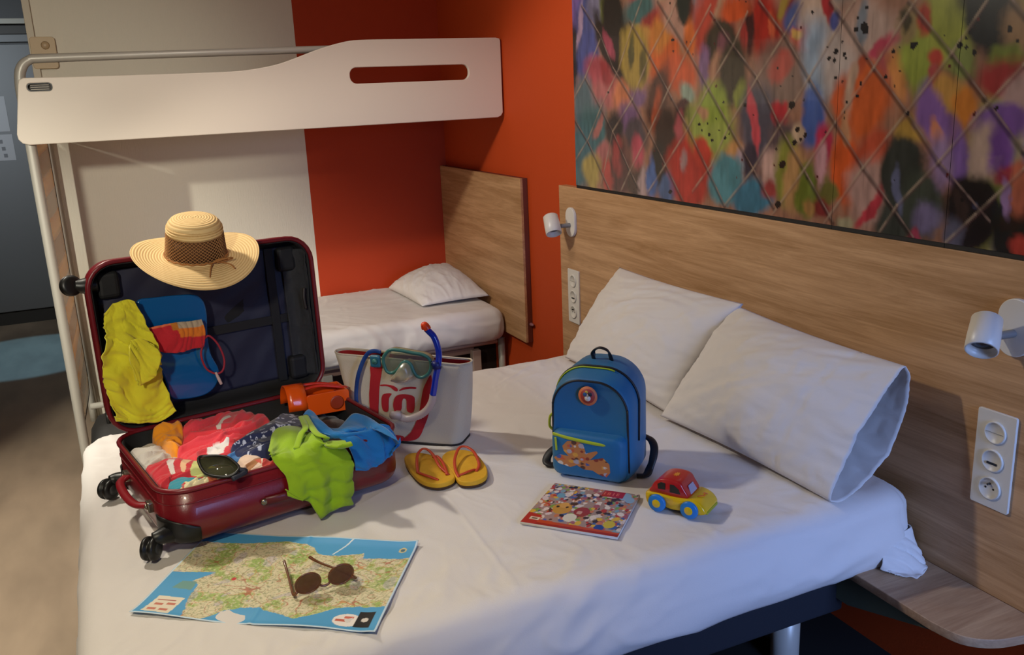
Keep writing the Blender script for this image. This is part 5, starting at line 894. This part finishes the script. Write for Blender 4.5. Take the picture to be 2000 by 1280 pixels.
pt = lathe('badge', [(.019,0),(.019,.002),(0,.0022)], mat('badge_orange', 0xd8784a, .6), bk, loc=(pc[0],-.0005,pc[1]), rot=(R(90),0,0), n=36); pt.scale = (1.32,1.32,1.1)
lathe('badge_centre', [(.0145,.0022),(.0145,.003),(0,.003)], mat('badge_red', 0xa83a34, .6), pt, n=30)
for (a, b, r, h) in ((0,-.004,.0062,0xe0dcd8),(-.005,.003,.0045,0x2c5a8c),(.005,.004,.0042,0x2a2434),(0,.001,.003,0xe8c8a0),(-.002,.008,.003,0xd8b040)):
    lathe('badge_shape', [(r,.003),(r,.0036),(0,.0036)], mat('badge_%06x' % h, h, .6), pt, loc=(a,b,0), n=14)
# loose colourful print on the pocket
PR = [(0.042,0.091),(0.056,0.106),(0.082,0.109),(0.099,0.102),(0.106,0.079),(0.134,0.089),(0.138,0.085),(0.116,0.062),(0.125,0.065),(0.151,0.073),(0.168,0.058),(0.17,0.036),(0.159,0.021),(0.137,0.028),(0.124,0.035),(0.098,0.035),(0.081,0.044),(0.063,0.036),(0.031,0.042),(0.018,0.056),(0.032,0.067),(0.059,0.065),(0.046,0.078)]
st = plate('printed_picture', [PR], .0008, vmat('pocket_print', .6), bk, frame=lambda a,b,h:(a,-.0235+h,b))
bm = bmesh.new(); bm.from_mesh(st.data); bmesh.ops.triangulate(bm, faces=bm.faces)
for _ in range(5): bmesh.ops.subdivide_edges(bm, edges=[e for e in bm.edges if e.calc_length() > .0022], cuts=1, use_grid_fill=True)
bm.to_mesh(st.data); bm.free(); V = np.array([v.co[:] for v in st.data.vertices]); cc = np.tile(np.array(lin(0xc07840)), (len(V), 1)); rv = random.Random(8)
for i in range(70):
    x, y, r = rv.uniform(V[:,0].min(), V[:,0].max()), rv.uniform(V[:,2].min(), V[:,2].max()), rv.uniform(.003,.008)
    cc[(V[:,0]-x)**2+(V[:,2]-y)**2*1.6 < r*r] = lin(rv.choice((0xd8c8b0,0x8c3428,0x3c5a96,0xd89a3c,0x5a3428,0xc85a32,0xb0a4a8)))
setcol(st, cc)

# ---------------------------------------------------------------- magazine
mg = [(0.755,1.71),(0.912,1.539),(1.068,1.693),(0.919,1.855)]
q = [Vector(p) for p in mg]; oM = q[0]
mag = thing('magazine', 'colourful activity magazine lying flat in front of the backpack', 'magazine', (oM.x, oM.y, .5425))
plate('pages', [[(p.x-oM.x, p.y-oM.y) for p in q]], .006, mat('page_edges', 0xc8c4c0, .8), mag, bevel=.0005, frame=lambda a,b,h:(a,b,h+.003))
NU, NV = 150, 110; uu, vv = np.meshgrid(np.linspace(0,1,NU), np.linspace(0,1,NV), indexing='ij'); uu = uu.ravel(); vv = vv.ravel()
vx = [(q[0].lerp(q[1], a)).lerp(q[3].lerp(q[2], a), b)-oM for a, b in zip(uu, vv)]
cv = mesh('cover', [(p.x,p.y,.0064+.0012*math.sin(b*3)*a) for p, a, b in zip(vx, uu, vv)], [(i*NV+j, (i+1)*NV+j, (i+1)*NV+j+1, i*NV+j+1) for i in range(NU-1) for j in range(NV-1)], vmat('cover_print', .3, coat=.4), mag, solid=.0006)
c = np.tile(np.array(lin(0xa08a84)), (len(uu), 1)); rv = random.Random(21)
mpal = [0xb43c32,0x3c5fa0,0xd8b03c,0x7aa04a,0xe0d4cc,0xe0d4cc,0x2a2838,0xc87850,0xa05a6a,0x78a0b4,0x46322d,0xd2c8c8]
for i in range(520):
    a, b, r = rv.random(), rv.uniform(.1,1), rv.uniform(.010,.034); k = rv.uniform(.5,1.6); t_ = rv.uniform(0,3)
    u = (uu-a)*math.cos(t_)+(vv-b)*math.sin(t_)*.8; v_ = -(uu-a)*math.sin(t_)+(vv-b)*math.cos(t_)*.8; c[(u/k)**2+v_**2 < r*r] = lin(rv.choice(mpal))
for (a, b, r, h) in ((.30,.42,.10,0xc8923c),(.30,.50,.05,0xd8a050),(.24,.45,.018,0x32201c),(.34,.46,.016,0x32201c),(.52,.40,.085,0x96323a),(.50,.38,.03,0xc89a90),(.44,.24,.07,0xdcd6c4),(.86,.22,.06,0xc8b43c),(.78,.12,.05,0x2c4a96),(.18,.72,.045,0x6aa0b8),(.86,.90,.07,0x8cacc8),(.93,.82,.05,0x8cacc8)):
    c[(uu-a)**2+((vv-b)*.75)**2 < r*r] = lin(h)
mixc(c, (uu > .60) & (uu < .84) & (vv > .84), 0xa8222c); mixc(c, vv < .11-.03*uu, 0xc04a28); mixc(c, vv < .04, 0x9a2a22); mixc(c, (uu < .16) & (vv < .24-.2*uu), 0xb03028); mixc(c, (np.abs(uu-.11) < .05) & (np.abs(vv-.12) < .035), 0xe0d2b8); mixc(c, (np.abs(uu-.11) < .03) & (np.abs(vv-.12) < .014), 0x6a5040)
for a in (.62,.67,.72,.77): mixc(c, (np.abs(uu-a) < .015) & (np.abs(vv-.92) < .035) & ((uu*300).astype(int) % 3 > 0), 0xd86a5a)
setcol(cv, c)

# ---------------------------------------------------------------- toy car
car = thing('toy_car', 'red and yellow plastic toy car with blue wheels on the bed', 'toy car', (1.120,1.600,.5425), (0,0,R(-58)))
M_y = mat('yellow_plastic', 0xe0b40a, .3, coat=.3); M_r = mat('red_car_plastic', 0xb81a1c, .3, coat=.3); M_bl = mat('blue_tyre', 0x1c78c0, .4)
def carloft(name, prof, ws, m, r=.004):
    # profile in (length, height); narrowing toward the flanks
    P = [p.xy for p in catmull([(a,b,0) for a,b in prof], 4, True)]; cxx = sum(p.x for p in P)/len(P); czz = sum(p.y for p in P)/len(P)
    RS = [[(cxx+(p.x-cxx)*s_, y, czz+(p.y-czz)*s_) for p in P] for y, s_ in ws]
    return rings(name, RS, m, car)
bodyp = [(-.070,.022),(-.072,.034),(-.068,.043),(-.04,.045),(.0,.044),(.028,.046),(.045,.047),(.064,.040),(.076,.028),(.078,.018),(.066,.013),(.058,.016),(.052,.032),(.038,.036),(.024,.030),(.018,.014),(-.018,.014),(-.024,.030),(-.038,.036),(-.052,.030),(-.058,.016),(-.066,.015)]
carloft('car_body', bodyp, [(-.040,.94),(-.038,.98),(-.033,1),(.033,1),(.038,.98),(.040,.94)], M_y)
cabp = [(-.060,.043),(-.058,.056),(-.048,.072),(-.030,.082),(-.005,.084),(.014,.080),(.024,.066),(.034,.046),(.0,.042)]
carloft('cabin', cabp, [(-.036,.94),(-.034,.98),(-.029,1),(.029,1),(.034,.98),(.036,.94)], M_r)
M_win = mat('dark_window', 0x1e1c10, .3)
for sy_ in (-1, 1):
    for poly in ([(-.040,.056),(-.041,.068),(-.032,.074),(-.022,.073),(-.022,.057)], [(-.010,.053),(-.010,.073),(.000,.073),(.012,.064),(.016,.053)]):
        part_label(plate('side_window', [poly], .001, M_win, car, frame=lambda a,b,h,s=sy_:(a, s*(.0345)+s*(.0018)+h, b)), 'dark window opening')
plate('windscreen', [[(-.018,0),(.018,0),(.013,.020),(-.013,.020)]], .0012, mat('pale_screen', 0xa09ab0, .2), car, frame=lambda a,b,h:(.0345-.45*b+h,a,.050+b*.9))
plate('wheel_arch', [[(-.06,.012),(.06,.012),(.06,.02),(-.06,.02)]], .06, M_black, car, frame=lambda a,b,h:(a,h,b))
for x in (-.040,.040):
    for y in (-.040,.040):
        s_ = 1 if y > 0 else -1
        wh = lathe('wheel', [(0,-.007),(.019,-.007),(.0215,-.004),(.0215,.004),(.019,.007),(0,.007)], M_bl, car, loc=(x,y,.0215), rot=(R(-90*s_),0,0), n=28)
        lathe('hub', [(0,.0085),(.005,.0085),(.006,.0078),(.0095,.0078),(.0105,.0068)], M_y, wh, n=24)
plate('roof_print', [[(.008*math.cos(a)*(1 if i%2 else .55)-.008, .013*math.sin(a)*(1 if i%2 else .55)) for i,a in enumerate(np.linspace(0,6.283,17)[:-1])]], .0008, mat('yellow_decal', 0xe0902a, .4), car, frame=lambda a,b,h:(a,b,.0845+h))
tube('bonnet_print', [(.050,-.015,.0475),(.056,-.006,.0462),(.060,.004,.0445),(.055,.012,.0465),(.062,.016,.0435)], .0013, mat('orange_decal', 0xd06a28, .4), car)
box('bumper', (.074,-.032,.014), (.081,.032,.022), mat('olive_bumper', 0x9aa01c, .4), car, bevel=.003)

# ---------------------------------------------------------------- dark bag on the floor behind the bed foot
db = thing('dark_bag', 'dark rounded bag on the floor between bunk post and bed', 'bag', (-.10, 3.45, 0))
rings('bag_body', [[(x*s_*1.0, y*s_, z) for x, y in rrect(-.10,-.14,.12,.14,.06,6)] for s_, z in ((.8,0),(.98,.02),(1.02,.12),(1,.26),(.88,.35),(.6,.40),(.3,.41))], mat('dark_bag_cloth', 0x1e1c1b, .7, bump=.3, bscale=60), db)
tube('bag_handle', [(-.02,-.06,.40),(-.02,-.05,.44),(-.02,.05,.44),(-.02,.06,.40)], .008, M_black, db)
